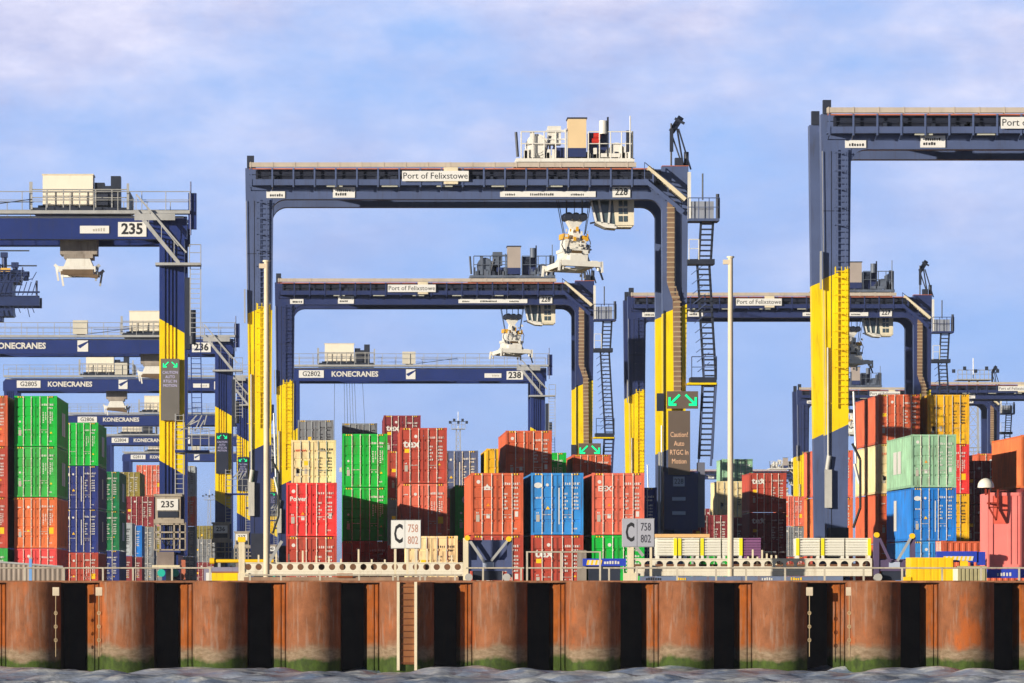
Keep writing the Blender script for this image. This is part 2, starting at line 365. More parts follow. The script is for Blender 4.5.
# ------------------------------------------------------------------ containers
_cg = {}
def cont_geo(L, H):
    k = (L, H)
    if k in _cg: return _cg[k]
    Wd = 2.438; B = MB(); n = int(L / .28); d = .036
    y0, y1 = .12, L - .12; per = (y1 - y0) / n
    for side in (0, 1):
        vs = []; sx = (lambda o: o) if side == 0 else (lambda o: Wd - o)
        prof = []
        for i in range(n):
            a = y0 + i * per; prof += [(.012, a), (.012, a + per * .35), (.012 + d, a + per * .5), (.012 + d, a + per * .85)]
        prof.append((.012, y1))
        for o, y in prof: vs += [(sx(o), y, .15), (sx(o), y, H - .09)]
        fs = []
        for i in range(len(prof) - 1):
            a = 2 * i; fs.append((a, a + 1, a + 3, a + 2) if side == 0 else (a, a + 2, a + 3, a + 1))
        B.add(vs, fs)
        xa, xb = (0, .10) if side == 0 else (Wd - .10, Wd)
        B.box(xa, xb, 0, .12, .10, H - .10); B.box(xa, xb, L - .12, L, .10, H - .10)
        B.box(xa + .002, xb - .002, .12, L - .12, H - .10, H - .03); B.box(xa + .002, xb - .002, .12, L - .12, .02, .15)
        for yy in (-.004, L - .174):
            for zz in (0, H - .118): B.box(xa - (.004 if side == 0 else .05), xb + (.05 if side == 0 else .004), yy, yy + .178, zz, zz + .118, 2)
    B.box(.15, Wd - .15, .0, .12, H - .115, H - .01); B.box(.15, Wd - .15, .0, .12, .02, .14)
    B.box(.10, Wd - .10, L - .06, L - .01, .12, H - .10)
    B.box(.05, Wd - .05, .10, L - .05, H - .06, H - .035); B.box(.05, Wd - .05, .10, L - .05, .08, .12)
    D = []
    for x0, x1 in ((.105, 1.210), (1.228, 2.333)):
        M = MB(); zs = [(.145, 0)]; nb = 5; hh = (H - .29) / nb
        for i in range(nb):
            a = .145 + i * hh
            if i: zs += [(a - .055, 0), (a - .03, .035), (a + .03, .035), (a + .055, 0)]
        zs.append((H - .12, 0)); xa, xb = x0 + .05, x1 - .05; vs = []
        for z, o in zs: vs += [(xa, .04 + o, z), (xb, .04 + o, z)]
        M.add(vs, [(2 * i, 2 * i + 1, 2 * i + 3, 2 * i + 2) for i in range(len(zs) - 1)])
        M.box(x0 + .006, xa, .03, .09, .145, H - .12); M.box(xb, x1 - .006, .03, .09, .145, H - .12)
        M.box(x0, x0 + .006, .035, .09, .145, H - .12, 1); M.box(x1 - .006, x1, .035, .09, .145, H - .12, 1)
        D.append(M)
    bars = []
    for x in (.52, .97, 1.47, 1.92):
        M = MB(); M.cyl((x, .0, .03), (x, .0, H - .03), .019, 8)
        for z in (.10, .55, 1.4, H - .7, H - .10): M.box(x - .035, x + .035, -.012, .04, z - .018, z + .018)
        s = 1 if x in (.52, 1.47) else -1
        M.bar((x, -.02, .95), (x + s * .26, -.02, .94), .016, .014)
        bars.append(M)
    st = []
    for xa in (.19, 1.88):
        st.append(MB())
        for i in range(6): st[-1].box(xa + i * .062, xa + i * .062 + .06, -.004, .0, H - .10, H - .03, i % 2)
    _cg[k] = (B, D, bars, st); return _cg[k]
_cm = {}
def glyphs(M, x, z, n, h, m=0, y=-.0):
    for i in range(n):
        w = h * .55; gx = x + i * h * .78
        j = random.random()
        M.box(gx, gx + w * (.6 + .4 * j), y - .004, y, z, z + h * (.75 + .25 * random.random()), m)
def vglyphs(M, x, z, n, h, m=0, y=0):
    for i in range(n): M.box(x, x + h * (.5 + .3 * random.random()), y - .004, y, z - i * h * .85, z - i * h * .85 + h * .42, m)
def container(X, D, z, L, H, color, label, group, logo=None, style=0, stripes=None, side=None, bars=True, logo_mat=None):
    t = thing('shipping_container', label, 'shipping container', (X, D, z), group)
    B, DO, BA, ST = cont_geo(L, H); pm = C[color]
    def shared(key, mk):
        if key not in _cm: _cm[key] = mk()
        return _cm[key]
    rr = random.uniform(-.25, .25)
    body = link('body', shared(('b', L, H, color), lambda: B.mesh('body', [pm, BLACK, pm])), t)
    for i in (0, 1):
        d = link('door', shared(('d', H, color, i), lambda: DO[i].mesh('door', [pm, BLACK])), t)
        for j in (0, 1):
            if bars: link('locking_bar', shared(('lb', H, i, j, style == 3), lambda: BA[2 * i + j].mesh('locking_bar', [BARS if style != 3 else pm])), d)
    if stripes is None: stripes = H > 2.7
    if stripes: [link('height_marking', shared(('s', H, q), lambda: ST[q].mesh('height_marking', [YMARK, INK])), t) for q in (0, 1)]
    M = MB(); yy = .036; h1 = .10
    mats = [WMARK, YMARK, OMARK, GMARK, GRMARK, INK, REDMARK]
    wm = {0: 0, 1: 0, 2: 0, 3: 5, 4: 0, 5: 0}[style]
    glyphs(M, 1.50, H - .56, 4, .12, wm, yy); glyphs(M, 1.96, H - .56, 4, .12, wm, yy); glyphs(M, 2.19 + .04, H - .56, 1, .12, wm, yy)
    glyphs(M, 1.98, H - .74, 3, .10, wm, yy)
    if style in (0, 4):
        vglyphs(M, 1.62, H - .98, 7, .11, wm, yy); vglyphs(M, 1.76, H - .98, 6, .09, wm, yy); vglyphs(M, 2.02, H - .96, 7, .12, wm, yy); vglyphs(M, 2.14, H - .96, 7, .09, wm, yy)
    else:
        for i in range(5):
            glyphs(M, 1.50, H - 1.02 - i * .17, 3 if i % 2 == 0 else 2, .10, wm, yy)
            glyphs(M, 2.0, H - 1.02 - i * .17, 3, .10, wm, yy)
    M.box(.24, .40, yy - .004, yy, .62, .95, 3); glyphs(M, .25, 1.0, 2, .08, wm, yy)
    def tri(x, z_, s, m): M.add([(x - s, yy - .004, z_), (x + s, yy - .004, z_), (x, yy - .004, z_ + 1.6 * s)], [(0, 1, 2)], m)
    def disc(x, z_, r, m, k=1.0):
        cnt[0] += .001; M.add([(x + k * r * math.cos(a * .524), yy - .004 - cnt[0], z_ + r * math.sin(a * .524)) for a in range(12)], [tuple(range(12))], m)
    cnt = [.0]
    for x in (.58, .80, 1.56, 1.78): glyphs(M, x, .92 - .12 * (x > 1), 2, .06, wm, yy)
    glyphs(M, 1.98, .26, 3, .08, wm, yy)
    if style == 0: tri(2.10, .74, .07, 1); disc(.32, 1.42, .06, wm)
    if style == 1: disc(.82, H - .45, .085, wm); M.box(.24, .48, yy - .004, yy, H - 1.3, H - 1.1, 1); tri(2.05, .95, .06, 1)
    if style == 2: disc(.35, H - .42, .09, wm); tri(.80, H - 1.55, .09, 2); M.box(.72, .88, yy - .004, yy, .78, .98, 0); M.box(2.05, 2.2, yy - .004, yy, .85, 1.1, 0)
    if logo == 'emblem':
        logo = None; M.box(.60, .92, yy - .03, yy, H - .80, H - .74, 0); disc(.66, H - .68, .06, 0); disc(.85, H - .68, .06, 0); tri(.76, H - .70, .12, 0)
    if logo == 'redmark':
        logo = None; glyphs(M, .24, H - .62, 6, .13, 6, yy); glyphs(M, 1.56, H - .62, 4, .1, 3, yy)
    if style == 3: M.box(.70, .92, yy - .004, yy, H - 1.38, H - 1.14, 1); M.box(.28, .46, yy - .004, yy, .78, 1.02, 5); M.box(.72, .86, yy - .004, yy, .75, 1.05, 3)
    if style == 4: disc(.80, H - .55, .08, wm); disc(.8, .98, .07, 1); M.box(1.98, 2.24, yy - .004, yy, .82, 1.18, 1); glyphs(M, .2, H - .6, 4, .07, wm, yy)
    if style == 5:
        disc(.33, H - .58, .13, 0, 1.5); disc(.76, H - .56, .07, 0); tri(.78, H - 1.7, .10, 1); glyphs(M, .22, H - 1.2, 4, .09, 0, yy)
        M.box(1.27, 1.33, yy - .004, yy, .5, H - .7, 0)
    link('marking', M.mesh('marking', mats), t)
    if logo:
        s, size, lx, lz, sx = logo
        text(s, size, logo_mat or WMARK, t, (lx, .030, lz), sx, .03, 'logo')
    if side:
        m_, lay, ypos = side; M = MB(); sx = lay[0]; xx = (-.004 if sx < 0 else Wd_ + .004)
        for (ya, yb, za, zb) in lay[1]:
            M.box(min(xx, xx + .006 * sx), max(xx, xx + .006 * sx), ya, yb, za, zb)
        M.build('side_marking', m_, t)
    return t
Wd_ = 2.438
HC, ST_, L40, L20 = 2.896, 2.591, 12.19, 6.06
G_HID = 'containers hidden low in the stacks'
def stack(X, D, L, tiers, group='containers stacked in the yard'):
    """tiers from the ground up: (H, colour, label, options) or (H, colour) for one the photo hides"""
    z = YARD
    for tr in tiers:
        H, col = tr[0], tr[1]
        if len(tr) > 2: container(X, D, z, L, H, col, tr[2], group, **(tr[3] if len(tr) > 3 else {}))
        else: container(X, D, z, L, H, col, 'container low in a stack, hidden behind the stacks in front', G_HID, style=1)
        z += H + .012
LETTERS = lambda y0, n, z0, z1, w=.5, g=.25: [(y0 + i * (w + g), y0 + i * (w + g) + w, z0, z1) for i in range(n)]
tex = ('tex', .56, .60, 2.05, 1.15)
def stacks():
    SP = dict
    side_letters = lambda sgn, n=2, y0=5.2, z0=.75, z1=2.1: (mat('pale lilac side lettering', (.46, .50, .56), .5, 0, .05), (sgn, LETTERS(y0, n, z0, z1, 1.5, .35)), 0)
    white_letters = lambda sgn, y0, n, z0, z1, w=.5, g=.2: (WMARK, (sgn, LETTERS(y0, n, z0, z1, w, g)), 0)
    # left block
    stack(-21.2, 285.6, L40, [(ST_, 'leaf', 'green container at the foot of the leftmost stack, cut by the photo edge', SP(style=1)),
        (HC, 'brick', 'brick red container second from the ground in the leftmost stack', SP(style=4)),
        (HC, 'brick', 'brick red container third from the ground in the leftmost stack', SP(style=1)),
        (HC, 'rust', 'rust red container on top of the leftmost stack', SP(style=1))])
    stack(-18.4, 286, L40, [(ST_, 'coral', 'coral red container at the foot of the tall green stack at the left', SP(style=1)),
        (HC, 'orange', 'orange container with yellow stickers under the two bright green containers', SP(style=4)),
        (HC, 'leaf', 'leaf green container between the orange one and the bright green top one', SP(style=0, side=side_letters(1))),
        (HC, 'green', 'bright green container on top of the tall stack at the left', SP(style=0, side=side_letters(1)))])
    stack(-18.4, 335.6, L40, [(ST_, 'brick', 'brick red container at the foot of the navy stack', SP(style=4)),
        (HC, 'navy', 'lower navy container under the green top one, left', SP(style=5, side=side_letters(1, 1, 5.5))),
        (HC, 'navy', 'upper navy container directly under the shaded green one', SP(style=5, side=side_letters(1, 1, 5.5))),
        (HC, 'green', 'green container on top of the two navy ones', SP(style=0, side=side_letters(1)))])
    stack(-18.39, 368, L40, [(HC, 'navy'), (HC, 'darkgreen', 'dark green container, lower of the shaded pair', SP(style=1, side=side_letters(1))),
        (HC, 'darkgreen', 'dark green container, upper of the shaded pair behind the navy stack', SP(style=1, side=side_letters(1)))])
    stack(-18.39, 391, L20, [(ST_, 'maroon'), (ST_, 'paleg', 'pale grey container in the shade behind the dark green pair', SP(style=3))])
    stack(-18.39, 411, L20, [(ST_, 'maroon'), (ST_, 'blue', 'blue container in the shade left of the number 235 crane leg', SP(style=1))])
    stack(-17.88, 424, L20, [(ST_, 'grey'), (ST_, 'grey'), (ST_, 'maroon', 'maroon container topping a far stack left of the 235 crane leg', SP(style=1))])
    stack(-20.1, 450, L40, [(ST_, 'maroon'), (ST_, 'grey'), (ST_, 'olive'), (ST_, 'olive', 'olive container topping a far stack beside the maroon one', SP(style=1))])
    stack(-19.0, 476, L20, [(HC, 'grey'), (HC, 'olive'), (HC, 'orange'), (HC, 'salmon', 'salmon red container seen just left of the 235 crane leg', SP(style=4))])
    stack(-15.95, 480, L20, [(HC, 'grey'), (HC, 'grey', 'grey container low to the right of the 235 crane leg', SP(style=1)), (HC, 'salmon', 'salmon red container seen just right of the 235 crane leg', SP(style=1)),
        (HC, 'paleg', 'pale grey container high behind the stairs of crane 235', SP(style=3))])
    stack(-19.5, 622, L40, [(ST_, 'grey'), (ST_, 'slate', 'slate blue container far back at the right of the 235 crane base', SP(style=1))])
    stack(-18.7, 667, L40, [(ST_, 'maroon'), (ST_, 'grey'), (ST_, 'olive', 'far olive container left of the crane 236 base', SP(style=3))])
    # middle block, front bay and the bays behind it
    stack(-2.4, 241, L20, [(HC, 'brick', 'brick red container under the bright red one, first of the middle block', SP(style=2)),
        (ST_, 'red', 'bright red container with white lettering beside the blue crane legs', SP(style=2, logo=('Power', .30, .58, 1.80, 1.0)))])
    stack(-2.4, 247.4, L40, [(HC, 'brick'), (ST_, 'grey')])
    stack(-2.4, 259.8, L40, [(HC, 'brick'), (ST_, 'maroon')])
    stack(-2.44, 272.2, L20, [(HC, 'brick'), (HC, 'grey'), (ST_, 'cream', 'cream container above the bright red one', SP(style=3, logo='redmark'))])
    stack(-2.6, 340, L40, [(HC, 'maroon'), (HC, 'grey'), (HC, 'brick'), (HC, 'grey', 'grey container topping a far stack above the cream one', SP(style=3))])  # top one is cream, its shade put into the grey colour
    stack(.35, 271, L40, [(HC, 'brick', 'brick red container under the two green ones in the middle block', SP(style=1)),
        (HC, 'green', 'green container with its lower part shaded, under another green one', SP(style=0)),
        (HC, 'green', 'bright green container on top of the middle block', SP(style=0))])
    stack(.42, 347, L40, [(HC, 'maroon'), (HC, 'brick'), (HC, 'grey'), (HC, 'grey', 'grey container topping a far stack above the bright green one', SP(style=3))])  # top one likewise cream, coloured grey to carry its shade
    stack(3.33, 237, L20, [(HC, 'cream', 'cream container on the ground behind the left letter C sign', SP(style=3))])
    stack(3.33, 260, L40, [(HC, 'brick'), (HC, 'salmon', 'salmon orange container crossed by a shadow under the red one with the tex logo', SP(style=4)),
        (HC, 'brick', 'brick red container with white tex logo on top of its stack', SP(style=1, logo=tex))])
    stack(3.2, 308, L20, [(HC, 'brick'), (HC, 'grey'), (HC, 'brick', 'red container glimpsed between the bright green and the tex containers', SP(style=1))])
    stack(3.15, 330, L40, [(HC, 'brick'), (HC, 'grey'), (HC, 'maroon'), (HC, 'maroon', 'dark maroon container with a tex logo topping the stack far behind', SP(style=1, logo=tex))])
    stack(6.29, 233, L40, [(HC, 'brick', 'brick red container on the ground behind the slate blue end frame', SP(style=2)),
        (HC, 'rust', 'orange red container with a white emblem, left of the sky blue one', SP(style=2, logo='emblem'))])
    stack(6.29, 264, L40, [(HC, 'maroon'), (HC, 'leaf', 'green container with a round cream emblem in the gap between orange containers', SP(style=0, logo=('O', .60, .60, 2.1, 1.0)))])
    stack(6.29, 307, L40, [(HC, 'grey'), (HC, 'maroon'), (HC, 'slate', 'slate blue container below the lattice light mast', SP(style=5))])
    stack(9.09, 233, L40, [(HC, 'brick', 'brick red container with tex logo under the sky blue container', SP(style=1, logo=tex)),
        (HC, 'skyblue', 'sky blue container with a round white emblem, upper front middle', SP(style=5))])
    stack(9.0, 265, L40, [(HC, 'brick'), (HC, 'grey'), (HC, 'rust', 'orange red container half in shadow above the sky blue one', SP(style=2))])
    stack(9.09, 302, L40, [(HC, 'brick'), (HC, 'grey'), (HC, 'yellow', 'yellow container glimpsed behind the half shaded orange red one', SP(style=3, logo=('MSC', .22, 1.9, 2.0, 1.2), logo_mat=INK))])
    stack(11.93, 233, L40, [(HC, 'green', 'bright green container on the ground behind the right letter C sign', SP(style=1)),
        (HC, 'salmon', 'salmon red container with slanted white lettering above the bright green one', SP(style=2, logo=('EEX', .34, .60, 2.15, 1.1)))])
    stack(11.93, 312, L40, [(HC, 'brick'), (HC, 'grey'), (HC, 'green', 'green container peeping over the right end of the sky blue one', SP(style=0))])
    stack(14.95, 271, L40, [(HC, 'navy'), (HC, 'navy', 'navy container beside the yellow leg, behind the right letter C sign', SP(style=1))])
    stack(15.0, 317, L40, [(HC, 'brick'), (HC, 'grey'), (HC, 'rust', 'red container with a coloured emblem below the far green arrow board', SP(style=1))])
    # right block
    stack(31.3, 272, L40, [(HC, 'skyblue', 'faded blue container at the foot of the pale green stack', SP(style=1, side=white_letters(-1, 1.5, 6, .9, 1.7))),
        (HC, 'blue', 'bright blue container with white side lettering under the pale green one', SP(style=5, side=white_letters(-1, 7.2, 1, .6, 2.3, 1.3))),
        (HC, 'palegreen', 'pale green container with white side lettering on the blue one', SP(style=2, bars=True, stripes=False, side=white_letters(-1, 5.0, 2, .85, 2.1, 1.6, .5)))])
    for D_, w_ in ((292, 'front'), (298.8, 'rear')):
        stack(31.67, D_, L20, [(HC, 'rust') if w_ == 'rear' else (HC, 'rust', 'rust red container at the foot of the cream and red stack', SP(style=4)),
            (HC, 'rust', 'rust orange container under the cream one, %s of two end to end' % w_, SP(style=4)),
            (HC, 'cream', 'cream container under the brick red one, %s of two end to end' % w_, SP(style=3, logo='redmark')),
            (HC, 'rust', 'brick red container topping the right block, %s of two end to end' % w_, SP(style=1))])
    stack(34.6, 292.5, L40, [(HC, 'brick'), (HC, 'yellow', 'yellow container low beside the bright blue one', SP(style=3)), (HC, 'red', 'bright red container under the yellow one, mostly hidden by pale green', SP(style=4)),
        (HC, 'yellow', 'yellow container topping the right block', SP(style=3, logo=('MSC', .20, .62, 2.1, 1.2), logo_mat=INK))])
    stack(37.4, 273, L40, [(HC, 'maroon', 'dark maroon container at the foot of the orange-topped stack at the right edge', SP(style=1)), (HC, 'maroon', 'dark maroon container under the orange one at the right edge', SP(style=1)),
        (HC, 'orange', 'orange container with a shaded side on top at the right edge', SP(style=1))])
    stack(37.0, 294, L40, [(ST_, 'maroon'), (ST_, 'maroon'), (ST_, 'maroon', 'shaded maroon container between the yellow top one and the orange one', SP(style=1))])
    stack(40.3, 314, L40, [(HC, 'brick'), (HC, 'maroon'), (HC, 'rust', 'small glimpse of a red container above the shaded maroon one', SP(style=1))])
    stack(27.2, 329, L20, [(ST_, 'maroon', 'maroon container at the foot of the dark red stack, right of the right pole', SP(style=1)), (ST_, 'maroon', 'maroon container with tex logo under the brighter red one', SP(style=1, logo=tex)),
        (ST_, 'brick', 'brick red container with tex logo right of the right pole', SP(style=1, logo=tex))])
    stack(27.2, 357, L20, [(ST_, 'maroon'), (ST_, 'maroon', 'maroon container with white logo under the cream one behind the right pole', SP(style=1, logo=('N', .6, .7, 1.6, 1.0))),
        (ST_, 'cream', 'cream container behind the right pole', SP(style=3))])
    stack(30.9, 400, L20, [(ST_, 'grey'), (ST_, 'maroon'), (ST_, 'brick'), (ST_, 'palegreen', 'small pale green container topping the stack behind the right pole', SP(style=2, stripes=False))])
    stack(24.4, 342, L20, [(ST_, 'green', 'green container on the ground right of the crane 228 power cabinet', SP(style=1)), (ST_, 'maroon', 'maroon container right of the crane 228 power cabinet', SP(style=1))])
    stack(42.5, 480, L20, [(HC, 'brick'), (HC, 'grey'), (HC, 'salmon', 'small orange red container left of the big right crane leg', SP(style=4))])
    stack(29.2, 306, L20, [(HC, 'brick'), (HC, 'orange', 'orange container behind the big right crane leg, lower', SP(style=1)), (HC, 'salmon', 'salmon orange container glimpsed right of the big crane leg, upper', SP(style=1))])
    for X_, D_, hs, cols, lab in ((18.0, 455, 2, ('maroon', 'rust'), 'small far rust container low behind the right leg of crane 228'), (25.2, 505, 2, ('grey', 'teal'), 'small far teal container low between the 228 power cabinet and the right pole'),
            (28.3, 560, 3, ('grey', 'maroon', 'slate'), 'small far slate container behind the right pole'), (36.4, 500, 3, ('grey', 'grey', 'maroon'), 'small far maroon container left of the big right crane leg, beside an orange one'),
            (-22.0, 520, 3, ('grey', 'rust', 'navy'), 'far navy container behind the maroon and olive ones at the left'), (-15.9, 560, 2, ('maroon', 'grey'), 'far grey container low between crane 235 and crane 236 bases')):
        stack(X_, D_, L20, [(ST_, k) for k in cols[:-1]] + [(ST_, cols[-1], lab, SP(style=1))])
    c = container(27.4, 226, YARD, L40, ST_, 'rust', 'rust red container lying lengthwise behind the blue beam with hazard stripes', 'containers stacked in the yard', style=1)
    c.rotation_euler = (0, 0, R(-90)); c.location = (27.4, 228.5, YARD)
stacks()
# ------------------------------------------------------------------ gantry cranes on rubber tyres
def tapered_leg(xo0, xi0, xo1, xi1, y0, y1, z0, z1, bands, slope):
    """leg from z0 (outer/inner x = xo0,xi0) to z1 (xo1,xi1); bands = [(z, material index above it)], levels tilted by slope"""
    M = MB(); lv = [(z0, bands[0][1], 0)] + [(z, m, 1) for z, m in bands[1:]] + [(z1, None, 0)]
    rings = []
    for z, m, tilt in lv:
        t = (z - z0) / (z1 - z0); xa = xo0 + (xo1 - xo0) * t; xb = xi0 + (xi1 - xi0) * t
        da = slope * .5 * tilt
        rings.append([(xa, y0, z - da), (xb, y0, z + da), (xb, y1, z + da), (xa, y1, z - da)])
    for (z, m, _), a, b in zip(lv, rings, rings[1:]):
        M.add(a + b, [(0, 1, 5, 4), (1, 2, 6, 5), (2, 3, 7, 6), (3, 0, 4, 7)], m)
    M.add(rings[0], [(3, 2, 1, 0)]); M.add(rings[-1], [(0, 1, 2, 3)]); return M
def wheels(t, xs, ys, paint):
    for x in xs:
        MB().prism([(x - .45, 1.55), (x + .45, 1.55), (x + .45, 2.3), (x - .45, 2.3)], ys[0] - 1.6, ys[-1] + 1.6).build('sill_beam', paint, t)
        for y in ys:
            MB().box(x - .55, x + .55, y - 1.3, y + 1.3, .75, 1.5).build('bogie', paint, t)
            for dy in (-.95, .95):
                w = MB().cyl((x - .3, y + dy, .74), (x + .3, y + dy, .74), .74, 20).build('wheel', BLACK, t)
                MB().cyl((x - .32, y + dy, .74), (x + .32, y + dy, .74), .36, 14).build('rim', DARK, w)
def handrail(name, pts, mat_, parent, h=1.1, step=1.2, r=.028, mid=True):
    """posts and rails along a polyline of platform-level points"""
    M = MB()
    for a, b in zip(pts, pts[1:]):
        a = Vector(a); b = Vector(b); L = (b - a).length; n = max(1, round(L / step))
        for i in range(n + 1):
            p = a + (b - a) * (i / n); M.cyl(p, p + Vector((0, 0, h)), r, 5)
        up = Vector((0, 0, h)); M.cyl(a + up, b + up, r, 5)
        if mid: M.cyl(a + up * .55, b + up * .55, r * .8, 5)
    return M.build(name, mat_, parent)
def stair(parent, p, q, width, mat_, n=None, name='stair', rails=True):
    """straight flight between p and q, treads running in y"""
    p = Vector(p); q = Vector(q); M = MB(); w = Vector((0, width, 0))
    n = n or int(abs(q.z - p.z) / .3)
    M.bar(p, q, .22, .05); M.bar(p + w, q + w, .22, .05)
    for i in range(1, n):
        c = p + (q - p) * (i / n); M.box(c.x - .14, c.x + .14, c.y, c.y + width, c.z - .02, c.z + .02)
    if rails:
        up = Vector((0, 0, 1.0)); M.bar(p + up, q + up, .05)
        for i in range(0, n + 1, 3):
            c = p + (q - p) * (i / n); M.bar(c, c + up, .04)
    return M.build(name, mat_, parent)
def ladder(parent, x, y, z0, z1, w, mat_, cage=False, name='ladder', dx=0, th=.06):
    """vertical ladder facing the camera; dx leans it sideways"""
    M = MB(); t = lambda z: dx * (z1 - z) / (z1 - z0)
    for s in (-w / 2, w / 2): M.bar((x + s + t(z0), y, z0), (x + s, y, z1), th)
    z = z0 + .2
    while z < z1: M.bar((x - w / 2 + t(z), y, z), (x + w / 2 + t(z), y, z), th * .6, th * (2.2 if th > .1 else .6)); z += .3
    if cage:
        for s in (-w / 2 - .05, 0, w / 2 + .05): M.bar((x + s, y - .55, z0 + 2), (x + s, y - .55, z1), .03)
        z = z0 + 2
        while z < z1:
            M.bar((x - w / 2 - .05, y - .55, z), (x + w / 2 + .05, y - .55, z), .04); M.bar((x - w / 2 - .05, y - .55, z), (x - w / 2 - .05, y, z), .04)
            M.bar((x + w / 2 + .05, y - .55, z), (x + w / 2 + .05, y, z), .04); z += .9
    return M.build(name, mat_, parent)
def flat_text_sign(t, x0, x1, y, z0, z1, s, size, sx=1.0, bold=.02, name='number_sign', pm=None, ink=None):
    p = MB().box(x0, x1, y - .03, y, z0, z1).build(name, pm or PLATE, t)
    if s: text(s, size, ink or INK, p, ((x0 + x1) / 2, y - .034, (z0 + z1) / 2), sx, bold)
    return p
def dashes(t, x, y, z, n, h, gap=None, m=None, name='marking'):
    M = MB()
    for i in range(n): M.box(x + i * h * .8, x + i * h * .8 + h * (.4 + .2 * random.random()), y - .006, y, z, z + h * (.7 + .3 * random.random()))
    return M.build(name, m or INK, t)
def arrow_shape(M, cx, cz, s, right, y):
    d = -1 if not right else 1
    tip = (cx + d * s * .5, cz - s * .45); tail = (cx - d * s * .42, cz + s * .45)
    M.bar((tail[0], y, tail[1]), (tip[0] - d * s * .05, y, tip[1] + s * .05), s * .20, .03)
    M.bar((tip[0], y - .002, tip[1] - s * .02), (tip[0], y - .002, tip[1] + s * .68), s * .20, .03)
    M.bar((tip[0] + d * s * .1, y - .004, tip[1]), (tip[0] - d * s * .62, y - .004, tip[1]), s * .20, .03)
def spreader(t, cx, cy, ztop, lift, mats=None, rot=.12, sc=1.0):
    """head block with sheaves over a twenty-foot spreader; ztop = top of the sheave block, lift = girder height"""
    wm = WHITE
    s = link('spreader', MB().box(-.62, .62, -.9, .9, -2.0, -1.45).box(-.80, .80, -1.1, 1.1, -2.2, -2.02).box(-.72, -.5, -1.1, 1.1, -2.6, -2.2).box(.5, .72, -1.1, 1.1, -2.6, -2.2).box(-.50, .50, -2.2, 2.2, -2.75, -2.4)
        .prism([(-.95, -2.85), (.95, -2.85), (.55, -2.25), (-.55, -2.25)], -1.2, 1.2)
        .box(-.98, -.62, -2.9, 2.9, -3.05, -2.75).box(.62, .98, -2.9, 2.9, -3.05, -2.75)
        .box(-1.12, 1.12, -3.05, -2.70, -3.10, -2.80).box(-1.12, 1.12, 2.70, 3.05, -3.10, -2.80).mesh('spreader', [wm]), t, (cx, cy, ztop), (0, .04, rot))
    MB().prism([(-.48, -.28), (.48, -.28), (.16, -.75), (.16, -1.35), (-.30, -1.35), (-.20, -.75)], -.5, .5).box(-.55, .55, -.6, .6, -.28, 0).build('sheave_block', wm, s)
    M = MB()
    for x in (-.42, 0, .42): M.cyl((x, -.7, -.12), (x, .7, -.12), .24, 12)
    M.build('sheave', DARK, s)
    for i in range(26):
        x = random.uniform(-.75, .65); z = random.uniform(-2.5, -.9); w = random.uniform(.04, .16); h = random.uniform(.05, .28)
        if abs(x) > .62 and z < -2.1: continue
        MB().box(x, x + w, -1.22, -1.12, z, z + h).build('fitting', (DARK, wm, STEEL, mat('amber hydraulic unit', lin(226, 170, 40), .5, 0, .2))[i % 4 if z > -1.7 else i % 3], s)
    M = MB(); M.path([(-.7, -1.15, -1.2), (-.85, -1.15, -1.8), (-.6, -1.15, -2.3)], .03); M.path([(.55, -1.15, -1.1), (.8, -1.15, -1.6), (.7, -1.15, -2.2)], .03); M.build('hose', DARK, s)
    M = MB().box(-.78, -.42, -.95, -.2, -1.45, -1.15).box(.35, .72, -.95, -.2, -1.5, -1.2).box(-.70, -.38, .2, .9, -1.4, -1.1)
    M.build('hydraulic_unit', mat('amber hydraulic unit', lin(226, 170, 40), .5, 0, .2), s)
    MB().box(-.18, .20, -1.02, -.5, -1.55, -.85).build('cabinet', wm, s)
    MB().box(-.28, .32, -1.14, -1.10, -2.3, -2.08).box(-.60, .60, -2.92, -2.86, -3.02, -2.86).build('recess', mat('dark recess steel', lin(90, 70, 40), .6, 0, .2), s)
    for x, d in ((-1.1, -1), (1.1, 1)):
        for y in (-2.9, 2.9):
            M = MB(); M.bar((x, y, -2.92), (x + d * .10, y, -2.86), .2); M.bar((x + d * .10, y, -2.78), (x + d * .14, y, -3.4), .11, .25); M.cyl((x - d * .1, y, -3.15), (x - d * .1, y, -3.32), .07, 8)
            M.build('corner_guide', wm, s)
    MB().bar((1.0, -2.6, -2.9), (1.35, -2.6, -3.8), .10).bar((.8, -2.6, -2.9), (1.1, -2.6, -3.3), .10).build('flipper_arm', DARK, s)
    M = MB()
    for x, y, xt, yt in ((-.45, -.5, -.45, -.5), (.45, -.5, .45, -.5), (0, 0, 0, 0), (-.45, .5, -.45, .5), (.45, .5, .45, .5), (-.6, -.6, -1.35, -1.5), (.6, -.6, 1.25, -1.5), (.6, .6, 1.2, 1.8), (-.6, .6, -1.3, 1.8)):
        M.cyl((cx + x, cy + y, ztop - .1 if abs(xt) < 1 else ztop - 1.1), (cx + xt, cy + yt, lift), .024, 5)
    M.build('hoist_rope', ROPE, t)
    return s
SHADE_SEAM = mat('painted shade and seam navy', lin(26, 32, 52), .6, 0, .3, .4, (.02, .02, .03))  # near-black navy for painted gallery shade and plate seams
